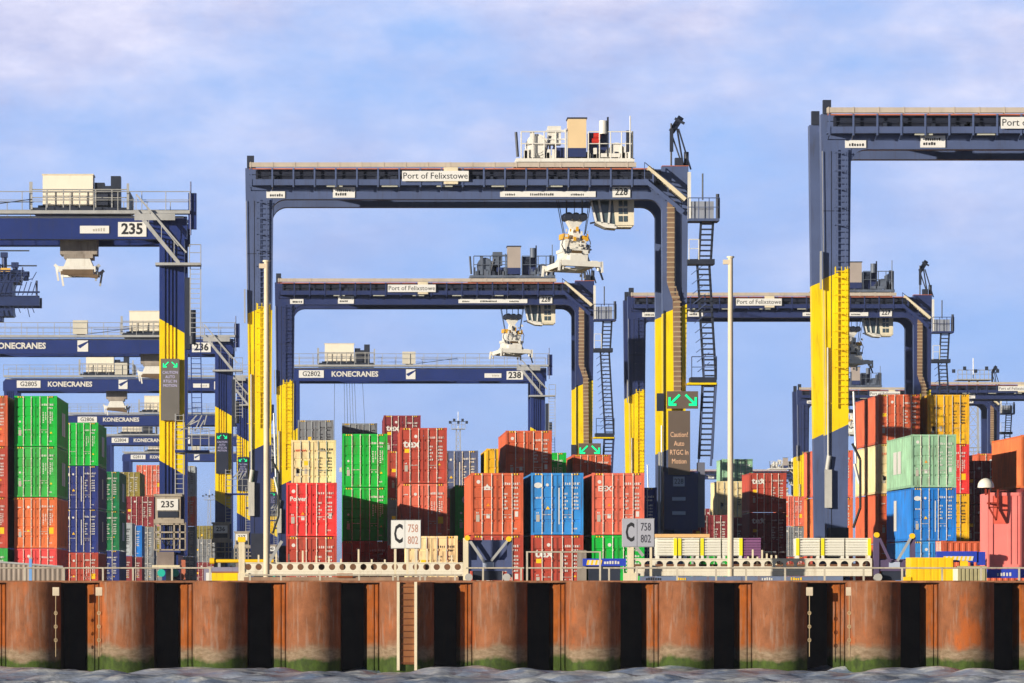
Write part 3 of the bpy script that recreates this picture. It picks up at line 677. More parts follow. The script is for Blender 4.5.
def harbour_crane(X0, D, number, label, paint, W_=25.05, sign=True, tdx=0, white=False):
    t = thing('gantry_crane', label, 'gantry crane', (X0, D, YARD), 'tyred gantry cranes over the container blocks')
    GB, GT = 22.3, 24.0
    for k, y in enumerate((0, 6.0)):
        # girder: box with rounded haunches into the legs
        poly = [(1.45, GB - .85)]
        for i in range(1, 7):
            a = math.pi / 2 * i / 6; poly.append((1.45 + .85 - .85 * math.cos(a), GB - .85 + .85 * math.sin(a)))
        for i in range(0, 7):
            a = math.pi / 2 * i / 6; poly.append((W_ - 1.45 - .85 + .85 * math.sin(a), GB - .85 + .85 * math.cos(a)))
        poly += [(W_ - 1.2, GB - .85), (W_ - 1.2, GT), (1.2, GT), (1.2, GB - .85)]
        poly = poly[:1] + poly[1:]
        MB().prism(poly[::1], y + .03, y + .93).build('girder', paint, t)
        tapered_leg(.30, 1.32, 0, 1.52, y, y + .96, 2.3, GT + .05, [(0, 2), (8.3, 1), (16.1, 0)], .55).build('leg', [paint, YEL, NAVY if number == '228' else paint], t)
        tapered_leg(W_ - .25, W_ - 1.42, W_, W_ - 1.50, y, y + .96, 2.3, GT + .15, [(0, 0), (8.3, 1), (16.1, 0)], -.55).build('leg', [paint, YEL], t)
    for z in (9.6, 12.9, 19.2): MB().box(.12, 1.42, -.012, 0, z, z + .035).build('weld_seam', SHADE_SEAM if z > 16 else YEL, t)
    MB().box(.50, .535, -.01, 0, 2.6, 22.2).box(W_ - .42, W_ - .39, -.01, 0, 2.6, 22.2).build('plate_edge', SHADE_SEAM, t)
    for x in (.6, W_ - .8): MB().box(x - .12, x + .12, .96, 6.0, GT - .3, GT - .05).build('cross_beam', paint, t)
    wheels(t, (.8, W_ - .85), (0.4, 6.5), paint)
    # gallery along the near girder
    g = MB().box(.25, W_ - 2.0, -.74, .03, 23.04, 23.08).build('walkway', paint, t)
    MB().box(.25, W_ - 2.0, -.78, -.74, 23.03, 23.36).build('toe_panel', paint, g)
    MB().box(.6, W_ - 1.6, -.42, -.02, 23.1, 23.9).build('shade_panel', SHADE_SEAM, g)  # dark panel added as the gallery's shade in front of the girder web
    n = 19; gp = MB().box(0, .09, -.82, -.75, 22.92, 23.98).bar((.04, -.76, 22.98), (.04, 0.0, 22.78), .05).mesh('gallery_post', [paint])
    for i in range(n + 1): link('gallery_post', gp, g, (.3 + i * (W_ - 2.4) / n, 0, 0))
    M = MB()
    for z in (23.62,): M.cyl((.25, -.76, z), (W_ - 2.0, -.76, z), .025, 5)
    for i in range(60):
        x = .5 + random.random() * (W_ - 3.2); w = .08 + random.random() * .35
        M.box(x, x + w, -.62, -.44, 23.09, 23.2 + random.random() * .45)
    M.build('cable_run', DARK, g)
    MB().box(.25, W_ - 2.0, -.80, -.72, 23.92, 23.99).build('conductor_rail', ORUST, g)
    M = MB().box(.25, W_ - 3.0, -.7, -.3, 24.06, 24.32)
    for i in range(18): M.box(.3 + i * 1.25, .34 + i * 1.25, -.72, -.28, 24.02, 24.35)
    M.build('cable_tray', TRAY, t)
    M = MB()
    for i in range(5): M.box(4.6 + i * 3.1, 5.5 + i * 3.1, -.70, -.45, 22.94, 23.02)
    M.build('lamp', mat('lamp glass', (.5, .5, .42), .3, 0, .05), t)
    for k in range(2): MB().box(.1 + k * .0, .5, -.1 + 6 * k, .3 + 6 * k, GT + .05, 24.75).build('end_lamp', DARK, t)
    MB().box(11.2, 12.0, -.92, -.84, 23.08, 24.03).build('cabinet', CREAM, t)
    sg = flat_text_sign(t, 8.85, 12.6, -.94, 23.24, 23.82, 'Port of Felixstowe', .50, .98, .0, 'name_sign')
    p = flat_text_sign(t, 1.2, 2.25, 0, 22.36, 22.74, '', .2, name='notice_plate'); dashes(p, 1.4, -.034, 22.45, 6, .16)
    p = flat_text_sign(t, 4.95, 6.2, 0, 22.38, 22.98, '', .2, name='notice_plate'); dashes(p, 5.1, -.034, 22.5, 5, .16); dashes(p, 5.2, -.034, 22.72, 7, .14)
    p = flat_text_sign(t, 14.4, 19.8, 0, 22.42, 22.74, '', .2, name='notice_plate'); dashes(p, 16.1, -.034, 22.50, 12, .14)
    dashes(p, 14.7, -.034, 22.50, 6, .12); dashes(p, 18.4, -.034, 22.50, 8, .12)
    flat_text_sign(t, 20.75, 21.75, -.02, 22.40, 23.0, number, .56, .85, .02)
    # right end: stair, platform, tower of flights, davit
    stair(t, (22.7, -1.0, 24.05), (24.8, -1.0, 22.2), .8, CREAM, rails=False)
    stair(t, (22.5, -1.0, 23.3), (24.7, -1.0, 21.5), .8, paint)
    MB().box(W_ - .12, W_ + .06, -1.05, -.95, 21.1, 23.75).build('white_post', WHITE, t)
    pl = MB().box(W_ - .1, W_ + 1.65, -1.3, .6, 20.98, 21.12).build('platform', paint, t)
    MB().box(W_ + .1, W_ + 1.35, -1.0, -.2, 21.12, 22.1).build('cabinet', mat('grey cabinet', lin(150, 156, 170), .5, 0, .1), t)
    handrail('handrail', [(W_ - .1, -1.3, 21.12), (W_ + 1.65, -1.3, 21.12), (W_ + 1.65, .6, 21.12)], paint, t, 1.15, .6)
    MB().cyl((W_ + 1.55, -1.2, 21.0), (W_ + 1.55, -1.2, 22.5), .1, 8).cyl((W_ + .75, -.6, 22.2), (W_ + .75, -.6, 23.7), .05, 6).build('beacon', DARK, t)
    ladder(t, W_ + 1.0, -.6, 18.85, 21.0, .68, DARK, name='stair_flight', dx=-.12, th=.13)
    MB().box(W_ - .1, W_ + 1.4, -1.1, .4, 18.55, 18.85).build('platform', DARK, t)
    handrail('handrail', [(W_ - .05, -1.1, 18.8), (W_ + .5, -1.1, 18.8)], WHITE, t, 1.15, .55)
    ladder(t, W_ + .78, -.6, 12.1, 18.7, .68, DARK, name='stair_flight', dx=.38, th=.13)
    M = MB()
    for i in range(11):
        z = 12.5 + i * .55; M.bar((W_ + .15 + .035 * i * -1 + .3, -.75, z), (W_ + 1.15 - .035 * i, -.75, z + .55), .04)
    M.build('lattice', paint, t)
    MB().box(W_ - .1, W_ + 1.5, -1.1, .5, 11.78, 11.9).build('platform_beam', YEL, t); MB().box(W_ + .05, W_ + 1.5, -1.15, .5, 11.9, 12.2).build('platform', DARK, t)
    handrail('handrail', [(W_ + .1, -1.1, 12.05), (W_ + 1.5, -1.1, 12.05), (W_ + 1.5, .4, 12.05)], paint, t, 1.3, .7)
    ladder(t, W_ + 1.12, -.6, 7.6, 11.9, .72, DARK, name='stair_flight', dx=-.22, th=.15)
    MB().bar((W_ + .5, -.8, 7.2), (W_ + .8, -.8, 11.9), .06).bar((W_ + 1.2, -.8, 7.2), (W_ + 1.5, -.8, 11.9), .12).build('stair_stringer', paint, t)
    M = MB().cyl((24.08, .2, 24.1), (24.08, .2, 26.6), .06, 6).cyl((24.9, 1.6, 24.1), (24.4, .9, 26.7), .06, 6).cyl((24.1, .2, 26.0), (24.75, .2, 24.1), .05, 6)
    M.bar((24.15, .3, 26.2), (24.65, .9, 26.95), .35, .3).bar((24.3, .4, 26.9), (24.85, .4, 26.6), .14).bar((24.5, .3, 26.3), (25.2, .3, 24.0), .09).bar((24.1, .2, 25.0), (24.1, .2, 26.3), .2)
    M.build('davit', DARK, t)
    M = MB().box(24.3, 24.75, 0.1, .7, 24.2, 24.65).cyl((24.95, .4, 24.2), (24.95, .4, 25.0), .14, 8); M.build('winch', DARK, t)
    MB().box(23.55, W_, -.02, .98, GT + .16, GT + .2).build('cap_plate', ORUST, t)
    # cable chain on the right leg, caged ladder on the left one
    M = MB(); pts = [(24.05, 22.2), (24.02, 17.6), (24.35, 16.6), (24.4, 11.3)]
    for (xa, za), (xb, zb) in zip(pts, pts[1:]):
        M.bar((xa, -.16, za), (xb, -.16, zb), .40, .16)
    M.build('cable_chain', BROWN, t)
    M = MB(); z = 11.4
    for z in [11.4 + .28 * i for i in range(38)]:
        x = 24.4 if z < 16.6 else (24.02 if z > 17.6 else 24.35 - (z - 16.6) * .33); M.box(x - .22, x + .22, -.28, -.24, z, z + .07)
    M.build('chain_link', mat('chain link', lin(180, 160, 130), .6, 0, .1), t)
    MB().box(24.24, 24.30, -.25, -.02, 16.9, 22.0).box(23.62, 23.66, -.1, -.01, 3, 16).build('cable_guide', DARK, t)
    ladder(t, .95, -.18, 16.5, 22.3, .5, paint, True)
    ladder(t, .95, -.18, 9.4, 16.4, .5, YEL, True)
    MB().cyl((.36, -.06, 6.2), (.34, -.06, 12.4), .05, 6).box(.18, .52, -.25, -.02, 4.4, 6.3).cyl((.3, -.12, 6.3), (.4, -.12, 7.0), .12, 8).build('junction_box', mat('pale junction box', (.55, .54, .50), .5, 0, .1, .3), t)
    MB().cyl((1.62, -.1, 10.2), (1.74, -.1, 6.6), .06, 6).cyl((1.66, -.1, 6.6), (1.9, -.1, 5.6), .09, 6).build('hose', STEEL, t)
    M = MB().box(-.06, 0.02, -.3, -.02, 15.3, 17.2); M.bar((.05, -.1, 22.2), (.22, -.1, 8.0), .03); M.build('conduit', STEEL, t)
    # trolley on top
    TW = WHITE if paint is SLATE or white else TGREY; BOXM = mat('beige box paint', lin(232, 204, 160), .5, 0, .04) if paint is SLATE else mat('drab box paint', lin(176, 164, 156), .5, 0, .05)
    tr = MB().box(15.3, 22.0, .1, 6.9, 24.42, 24.62).build('trolley', TW, t); tr.location.x = tdx
    MB().cyl((16.5, .34, 25.4), (16.5, 2.2, 25.4), .62, 20).cyl((16.5, .30, 25.4), (16.5, .34, 25.4), .5, 20).build('hoist_drum', TW, tr)
    MB().prism([(15.7, 24.68), (16.9, 24.68), (16.7, 25.3), (16.0, 25.3)], .4, 2.0).box(16.1, 16.35, .25, .5, 24.68, 26.1).build('drum_bracket', TW, tr)
    MB().box(17.1, 17.85, .2, 1.0, 25.4, 26.45).build('electric_box', TW, tr)
    MB().box(18.25, 19.28, .1, 1.6, 25.2, 26.85).build('electric_box', BOXM, tr)
    MB().box(18.2, 19.33, .05, 1.65, 26.85, 26.93).build('electric_box_roof', DARK, tr)
    MB().box(18.25, 19.28, .12, 1.5, 24.7, 25.2).box(17.4, 18.1, .4, 1.3, 24.7, 25.25).box(19.4, 20.5, .6, 1.5, 24.7, 26.1).build('machinery', NAVY, tr)
    for i in range(34):
        x = 15.7 + random.random() * 6.0; h = .2 + random.random() * (.9 if x < 18.2 else .6); y = .9 + random.random() * 4; MB().box(x, x + .08 + .3 * random.random(), y, y + .3, 24.62, 24.62 + h).build('machinery', DARK if i % 3 else TW, tr)
    for i in range(16):
        x = 15.6 + random.random() * 6.2; h = .2 + random.random() * .55; MB().box(x, x + .06 + .2 * random.random(), .15, .4, 24.62, 24.62 + h).build('pipework', TW if i % 4 else DARK, tr)
    MB().cyl((19.7, .3, 25.9), (20.1, .3, 25.9), .18, 10).cyl((19.6, .25, 25.6), (20.0, .25, 25.6), .16, 10).build('motor', REDP if paint is SLATE else DARK, tr)
    MB().cyl((20.25, .2, 26.0), (20.25, .2, 26.75), .24, 12).build('exhaust', TW, tr)
    MB().box(20.45, 20.55, .1, .3, 24.7, 26.95).box(21.55, 21.8, .2, .6, 24.7, 26.2).cyl((16.9, .2, 24.7), (17.2, .2, 25.9), .09, 6).cyl((15.4, .1, 24.7), (15.3, .1, 26.1), .09, 6).build('post', DARK, tr)
    MB().cyl((21.0, .2, 25.1), (21.0, 1.4, 25.1), .42, 14).cyl((20.6, .4, 24.95), (20.6, 1.0, 24.95), .25, 10).box(20.1, 21.2, .1, .5, 24.68, 24.9).build('gearbox', TW, tr)
    handrail('handrail', [(15.6, .12, 24.62), (18.2, .12, 24.62)], TW, tr, 1.5, .65, .04)
    handrail('handrail', [(19.4, .12, 24.62), (21.9, .12, 24.62), (21.9, 6.8, 24.62)], TW, tr, 1.5, .62, .035)
    MB().cyl((21.75, -.05, 24.62), (21.75, -.05, 27.0), .04, 6).build('antenna', TW, tr)
    MB().bar((17.0, .15, 26.2), (18.2, .15, 26.2), .06).bar((17.0, .15, 25.7), (18.2, .15, 25.7), .06).bar((18.1, .1, 24.62), (18.1, .1, 26.3), .08).build('frame', TW, tr)
    # driver's cab
    cb = MB().prism([(21.05, 20.98), (22.1, 20.98), (22.1, 22.45), (20.9, 22.45)], 2.2, 4.2).box(20.9, 22.0, 2.3, 4.1, 20.88, 20.98).build('cab', mat('cab cream', lin(236, 226, 200), .45, 0, .04, .1), t); cb.location.x = tdx
    MB().prism([(19.95, 21.15), (21.04, 20.98), (20.9, 22.4), (19.65, 22.4)], 2.3, 4.1).build('cab_window', GLASS, cb)
    M = MB()
    for a, b in (((19.95, 21.15), (19.65, 22.4)), ((20.3, 21.1), (20.1, 22.4)), ((20.65, 21.05), (20.75, 22.4)), ((19.95, 21.15), (21.0, 20.98))): M.bar((a[0], 2.26, a[1]), (b[0], 2.26, b[1]), .11)
    M.prism([(19.9, 21.12), (21.1, 20.95), (21.1, 20.8), (20.5, 20.85)], 2.25, 4.15); M.build('window_frame', WHITE, cb)
    for xw in (21.22, 21.5):
        for zw in (21.18, 21.62, 22.05): MB().box(xw, xw + .22, 2.17, 2.2, zw, zw + .33).build('window', GLASS, cb)
    MB().bar((19.6, 2.4, 21.1), (20.1, 2.4, 21.2), .1).build('cab_lamp', DARK, cb)
    MB().box(19.8 + tdx, 22.0 + tdx, 1.9, 4.4, 22.45, 24.5).build('cab_support', DARK, t)
    spreader(t, 18.75 + tdx, 3.2, 21.62, 24.5)
    # base of the right leg: arrow board, message board, power cabinet
    if sign:
        b = MB().box(23.75, 25.5, -1.30, -1.12, 10.42, 11.4).build('arrow_board', PANEL, t)
        M = MB(); arrow_shape(M, 24.2, 10.92, .62, False, -1.32); arrow_shape(M, 25.05, 10.92, .62, True, -1.32); M.build('arrow', LED_G, b)
        MB().box(23.2, 23.6, -.9, -.7, 10.3, 11.3).build('board_bracket', DARK, t)
        b = MB().box(23.82, 25.05, -1.30, -1.12, 6.7, 10.3).build('message_board', PANEL, t)
        for i, s in enumerate(('Caution!', 'Auto', 'RTGC In', 'Motion')): text(s, .40, LED_O, b, (24.43, -1.306, 8.95 - i * .50), .72, 0)
    cbn = MB().box(23.6, 25.5, -1.1, .0, 3.6, 6.9).build('power_cabinet', NAVY, t)
    MB().box(25.5, 25.9, -1.0, -.1, 3.75, 7.4).build('side_panel', mat('grey side panel', lin(110, 112, 128), .5, 0, .1), cbn)
    flat_text_sign(cbn, 24.1, 24.75, -1.1, 6.05, 6.6, number, .42, .85, 0, pm=mat('faded plate', (.46, .52, .66), .6, 0, .05))
    for z in (5.25, 4.45): MB().box(24.05, 24.8, -1.13, -1.1, z, z + .2).build('label_plate', mat('faded plate', (.46, .52, .66), .6, 0, .05), cbn)
    MB().box(23.3, 23.42, -.6, -.5, 2.3, 8.0).cyl((23.5, -.5, 2.3), (23.5, -.5, 9.5), .05, 6).build('cable_pipe', STEEL, t)
    MB().box(24.2, 25.2, -.9, 0, 2.2, 3.6).build('leg_foot', NAVY, t)
    # left leg foot: cabinet and step frame
    MB().box(.35, 1.25, -1.3, -.05, 1.6, 3.4).build('gear_housing', DARK, t)
    M = MB().path([(1.5, -.6, 7.6), (1.9, -.6, 6.8), (1.9, -.6, 4.4), (1.55, -.6, 3.4)], .07); M.build('cable_loop', BLACK, t)
    return t
def bridge_crane(X0, D, number, code, label, trolley_x, W_=27.9, cab_low=True, spread=None, ropes=False, paint=None):
    paint = paint or KBLUE
    t = thing('gantry_crane', label, 'gantry crane', (X0, D, YARD), 'tyred gantry cranes over the container blocks')
    GB, GT = 21.8, 23.2
    for y in (0, 6.4):
        MB().box(.9, W_ - .9, y + .03, y + .9, GB, GT).prism([(0, GB), (.9, GB), (.9, GT), (.35, GT), (0, GT - .4)], y + .03, y + .9).prism([(W_ - .9, GB), (W_, GB), (W_, GT), (W_ - .9, GT)], y + .03, y + .9).build('girder', paint, t)
        for xa, xb, sl in ((.1, 1.6, .9), (W_ - 1.7, W_ - .15, -.9)):
            L = tapered_leg(xa, xb, xa, xb, y, y + .95, 2.3, GB + .02, [(0, 0), (7.7, 1 if y == 0 else 0), (16.45, 0)], sl)
            lg = L.build('leg', [paint, YEL], t)
            R_ = tapered_leg(xa + .28, xa + .34, xa + .28, xa + .34, y - .08, y, 2.6, GB, [(0, 0), (7.7 - sl * .3, 1), (16.45 - sl * .3, 0)], 0)
            for f in (.5, .72, .94, 1.16):
                r_ = tapered_leg(xa + f - .22, xa + f - .16, xa + f - .22, xa + f - .16, y - .09, y, 2.6, GB, [(0, 0), (7.7 + sl * ((f - .22) / 1.5 - .5), 1), (16.45 + sl * ((f - .22) / 1.5 - .5), 0)], 0)
                b0 = len(R_.v); R_.v += r_.v; R_.f += [tuple(i + b0 for i in f_) for f_ in r_.f]; R_.m += r_.m; R_.smooth += r_.smooth
            if y: R_.m = [0] * len(R_.m)
            R_.build('rib', [paint, YEL], lg)
    for x in (.75, W_ - .95): MB().box(x - .4, x + .4, .96, 6.4, GB + .2, GT - .2).build('cross_beam', paint, t)
    wheels(t, (.85, W_ - .95), (0.4, 6.8), paint)
    MB().box(.3, W_ - .2, -.02, .02, GT - .10, GT + .02).build('rail', STEEL, t)
    MB().box(.1, W_ + .2, -.8, .3, 23.32, 23.52).build('walkway', STEEL, t)
    handrail('handrail', [(.1, -.8, 23.52), (W_ + .2, -.8, 23.52)], STEEL, t, 1.15, 1.5)
    handrail('handrail', [(.1, 7.6, 23.52), (W_ + .2, 7.6, 23.52)], STEEL, t, 1.15, 1.5)
    MB().box(.1, W_ + .2, 7.0, 7.7, 23.32, 23.50).build('walkway', STEEL, t)
    p = MB().box(12.55, 13.95, -.75, -.1, 23.6, 24.9).build('electric_house', mat('pale cabinet', (.66, .62, .52), .5, 0, .05), t)
    MB().box(12.9, 13.7, -.6, -.1, 23.3, 23.6).build('bracket', DARK, p)
    MB().box(14.5, 18.5, -.85, -.83, 24.0, 24.04).bar((14.0, -.84, 23.6), (18.4, -.84, 24.2), .05).build('cable_bracket', DARK, t)
    flat_text_sign(t, 1.55, 4.2, 0, 22.15, 22.95, code, .74, .95, .01, 'code_sign')
    text('KONECRANES', .78, WMARK, t, (7.5, -.012, 22.52), .99, .035)
    lg = MB().box(12.95, 13.95, -.03, 0, 22.0, 23.05).build('logo_plate', PLATE, t)
    MB().prism([(12.95, 22.55), (13.2, 22.3), (13.95, 22.85), (13.95, 23.0)], -.036, -.03).build('logo', paint, lg)
    p = flat_text_sign(t, 21.3, 23.1, 0, 22.15, 22.62, '', .2, name='notice_plate'); dashes(p, 22.1, -.034, 22.28, 5, .2, m=GMARK)
    flat_text_sign(t, 23.65, 25.4, 0, 21.95, 22.85, number, .92, .98, .03)
    stair(t, (24.8, -.9, 23.5), (27.4, -.9, 20.3), .9, STEEL)
    MB().bar((24.8, -1.0, 24.5), (27.9, -1.0, 20.9), .10).box(24.7, 27.2, -.95, -.85, 22.9, 23.3).build('stair_rail', STEEL, t)
    MB().box(W_ - 1.9, W_ + .9, -1.5, .2, 20.1, 20.26).build('platform', STEEL, t)
    MB().box(W_ + .1, W_ + .6, -.5, .2, 22.4, 24.6).cyl((W_ + .25, -.6, 22), (W_ + .25, -.6, 25.3), .05, 6).build('end_post', paint, t)
    ladder(t, W_ + .55, -.7, 15.8, 20.1, .65, STEEL); handrail('handrail', [(W_ + .2, -1.5, 20.26), (W_ + .9, -1.5, 20.26)], STEEL, t, 1.1, .7)
    MB().box(W_ - .1, W_ + .2, -.5, .6, 15.0, 19.4).cyl((W_ + .35, -.5, 15.3), (W_ + .35, -.5, 17.4), .22, 8).build('cable_drum', DARK, t)
    ladder(t, W_ + .55, -.4, 10, 15.8, .6, paint, dx=.1)
    MB().box(W_ - .7, W_ + 1.4, -1.4, .4, 8.6, 8.75).build('platform', paint, t)
    handrail('handrail', [(W_ - .7, -1.4, 8.75), (W_ + 1.4, -1.4, 8.75)], STEEL, t, 1.3, .5)
    M = MB()
    for i in range(6): M.bar((W_ - .4 + i * .3, -1.2, 9.9 + .2 * (i % 3)), (W_ + .5 + .15 * i, -1.2, 10.6 + .3 * (i % 2)), .07)
    M.build('cable_guide', STEEL, t)
    ladder(t, W_ - .45, -.5, 5.9, 11.0, .5, STEEL)
    # trolley
    x = trolley_x; tr = MB().box(x, x + 6.0, -.4, 7.3, 23.55, 23.72).build('trolley', DARK, t)
    MB().box(x + .7, x + 3.8, .0, 2.2, 23.9, 25.75).build('machinery_house', mat('ivory house paint', lin(246, 236, 216), .5, 0, .03, .1), tr)
    MB().box(x + .65, x + 3.85, -.05, 2.25, 25.75, 25.82).build('house_roof', CREAM, tr)
    MB().box(x + 3.9, x + 4.5, .2, 1.4, 23.8, 25.3).box(x + 4.5, x + 4.9, .2, 1.4, 23.8, 25.1).box(x + 4.9, x + 5.5, .1, 1.4, 23.8, 25.7).box(x + .4, x + 5.4, .2, 1.6, 23.72, 23.9).build('machinery', DARK, tr)
    handrail('handrail', [(x, -.4, 23.72), (x + 6.0, -.4, 23.72), (x + 6.0, 7.2, 23.72)], STEEL, tr, 1.1, 1.0, .04)
    MB().box(x - .1, x + .1, -.45, -.35, 23.6, 25.3).box(x + 5.9, x + 6.05, -.45, -.35, 23.6, 25.2).build('post', STEEL, tr)
    if spread is not None:
        MB().box(spread - 1.15, spread + 1.15, 2.2, 4.4, 21.0, 22.0).box(spread - .9, spread + .9, 1.9, 4.6, 20.75, 21.0).build('trolley_underframe', mat('worn grey gear', lin(160, 150, 140), .6, 0, .3, .5), t)
        s = MB().prism([(-1.0, -.7), (1.0, -.7), (.7, 0), (-.7, 0)], -1.3, 1.3).box(-1.15, 1.15, -3.0, -2.6, -.95, -.6).box(-1.15, 1.15, 2.6, 3.0, -.95, -.6).box(-.8, -.5, -2.8, 2.8, -.9, -.6).box(.5, .8, -2.8, 2.8, -.9, -.6).build('spreader', WHITE, t, (spread, 3.3, 20.75))
        for sx in (-1, 1):
            for yy in (-2.8, 2.8): MB().bar((sx * 1.1, yy, -.75), (sx * 1.4, yy, -.5), .18).bar((sx * 1.3, yy, -.6), (sx * 1.15, yy, -1.5), .12).build('corner_guide', WHITE if sx < 0 else STEEL, s)
        MB().box(-.9, 1.0, -3.05, -3.0, -1.1, -.8).bar((-1.0, -2.9, -1.0), (1.3, -2.9, -1.25), .22).build('twistlock_beam', mat('brown steel', lin(110, 90, 70), .7, 0, .2), s)
    if ropes:
        M = MB()
        for i, dx in enumerate((-1.6, -.5, -.2, .1, .4, .7, 1.6)):
            M.cyl((trolley_x + 3.2 + dx * .9, 2.5 + (i % 3), 23.4), (trolley_x + 3.2 + dx * 1.1 + .25, 2.5 + (i % 3), 13.2), .022, 5)
        M.build('hoist_rope', ROPE, t)
        s = MB().prism([(-1.0, -.7), (1.0, -.7), (.7, 0), (-.7, 0)], -1.3, 1.3).box(-1.15, 1.15, -3.0, -2.6, -.95, -.6).box(-1.15, 1.15, 2.6, 3.0, -.95, -.6).build('spreader', WHITE, t, (trolley_x + 3.4, 3.3, 13.2))
    # message board and base machinery on the right leg
    b = MB().box(W_ - 1.6, W_ - .45, -.38, -.12, 10.6, 14.4).build('message_board', mat('grey board casing' if number == '235' else 'dark board casing', lin(112, 108, 104) if number == '235' else lin(40, 46, 66), .5, 0, .05), t)
    xc = W_ - 1.02; M = MB(); arrow_shape(M, xc - .24, 14.05, .34, False, -.39); arrow_shape(M, xc + .24, 14.05, .34, True, -.39); M.build('arrow', LED_G, b)
    for i, s in enumerate(('CAUTION', 'AUTO', 'RTGC IN', 'MOTION')): text(s, .25, LED_L, b, (xc, -.384, 13.55 - i * .27), .85, 0)
    fr = mat('dusty grey frame', lin(176, 164, 148), .7, 0, .15, .5)
    c1 = MB().box(W_ - 1.9, W_ - .35, -1.3, -.1, 4.5, 5.9).build('base_cabinet', fr, t)
    MB().box(W_ - 2.0, W_ - .25, -1.4, 0, 5.9, 6.05).box(W_ - 2.0, W_ - .15, -1.4, 0, 4.25, 4.5).build('cabinet_shelf', fr, c1)
    flat_text_sign(c1, W_ - 1.8, W_ - .5, -1.34, 5.05, 5.75, number, .55, 1.0, .02)
    MB().box(W_ - 1.75, W_ - .5, -1.36, -1.3, 4.6, 5.0).build('vent', DARK, c1)
    c2 = MB(); x0, x1 = W_ - 1.95, W_ - .05
    for xx in (x0, x0 + .35, x1 - .7, x1 - .35, x1): c2.bar((xx, -1.3, 2.6), (xx, -1.3, 4.3), .09)
    for zz in (2.62, 3.3, 3.7, 4.2): c2.bar((x0, -1.3, zz), (x1, -1.3, zz), .09)
    c2.build('cable_frame', fr, t)
    M = MB()
    for i in range(3):
        xs = x0 + .45 + i * .3; M.path([(xs, -1.0, 4.2), (xs + .05, -1.0, 3.1), (xs + .3, -1.0, 2.85), (xs + .5, -1.0, 3.2), (xs + .5, -1.0, 4.2)], .05)
    M.build('cable_loop', DARK, t)
    MB().box(W_ - 1.8, W_ - .75, -1.3, -.1, 1.5, 2.5).build('gear_housing', mat('grey brown housing', lin(140, 126, 120), .6, 0, .2), t)
    MB().box(W_ - 2.1, W_ - .4, -1.4, -1.0, 1.55, 1.68).build('foot_beam', CREAM, t)
    for dx in (1.5, .65):
        MB().cyl((W_ - dx, -2.2, 1.2), (W_ - dx, -1.9, 1.2), .24, 12).build('teal_drum', TEAL, t)
    MB().box(W_ - .3, W_ - .05, -1.3, -1.1, .8, 2.0).build('hazard_post', ORUST, t)
    return t
CR = {}
def cranes():
    harbour_crane(-5.13, 282.5, '228', 'large slate blue and yellow gantry crane numbered 228 in the middle, its white spreader raised', SLATE)
    harbour_crane(-4.80, 392, '226', 'navy and yellow gantry crane numbered 226, framed inside crane 228', NAVY)
    harbour_crane(24.0, 411.5, '227', 'navy gantry crane numbered 227 behind the big right crane and its yellow leg', NAVY)
    harbour_crane(24.2, 249.5, '229', 'nearest slate blue gantry crane, cut by the right photo edge, with a wide yellow leg', SLATE)
    harbour_crane(56.9, 617, '230', 'dark navy gantry crane low at the right edge behind the yellow container', NAVY, tdx=-11.5)
    harbour_crane(70.5, 600, '232', 'dark navy gantry crane running out of the photo at the right, behind the orange container', NAVY, tdx=3)
    harbour_crane(76.0, 1087, '231', 'tiny far gantry crane low between the right pole and the big right leg', NAVY, tdx=3, white=True)
    bridge_crane(-37.1, 308.5, '235', 'G2801', 'blue gantry crane numbered 235 at the upper left with an ivory machinery house', 18.3, spread=21.1)
    bridge_crane(-37.1, 467, '236', 'G2803', 'blue gantry crane numbered 236 just below crane 235', 17.1, W_=27.5, spread=19.9)
    bridge_crane(-37.3, 560, '237', 'G2805', 'blue gantry crane with code plate G2805 above the green containers', 8.6, spread=12.6)
    bridge_crane(-37.0, 686, '239', 'G2806', 'blue gantry crane whose girder shows above the second green container', 10.0, spread=None)
    bridge_crane(-37.0, 790, '240', 'G2804', 'blue gantry crane with code plate G2804, fifth girder down at the left', -.5 + 3, spread=None)
    bridge_crane(-38.5, 900, '241', 'G2811', 'farthest blue gantry crane at the left with code plate G2811', 4.0, spread=None)
    bridge_crane(-5.5, 532, '238', 'G2802', 'blue gantry crane numbered 238 low in the middle, behind crane 226', 3.6, ropes=True)
cranes()
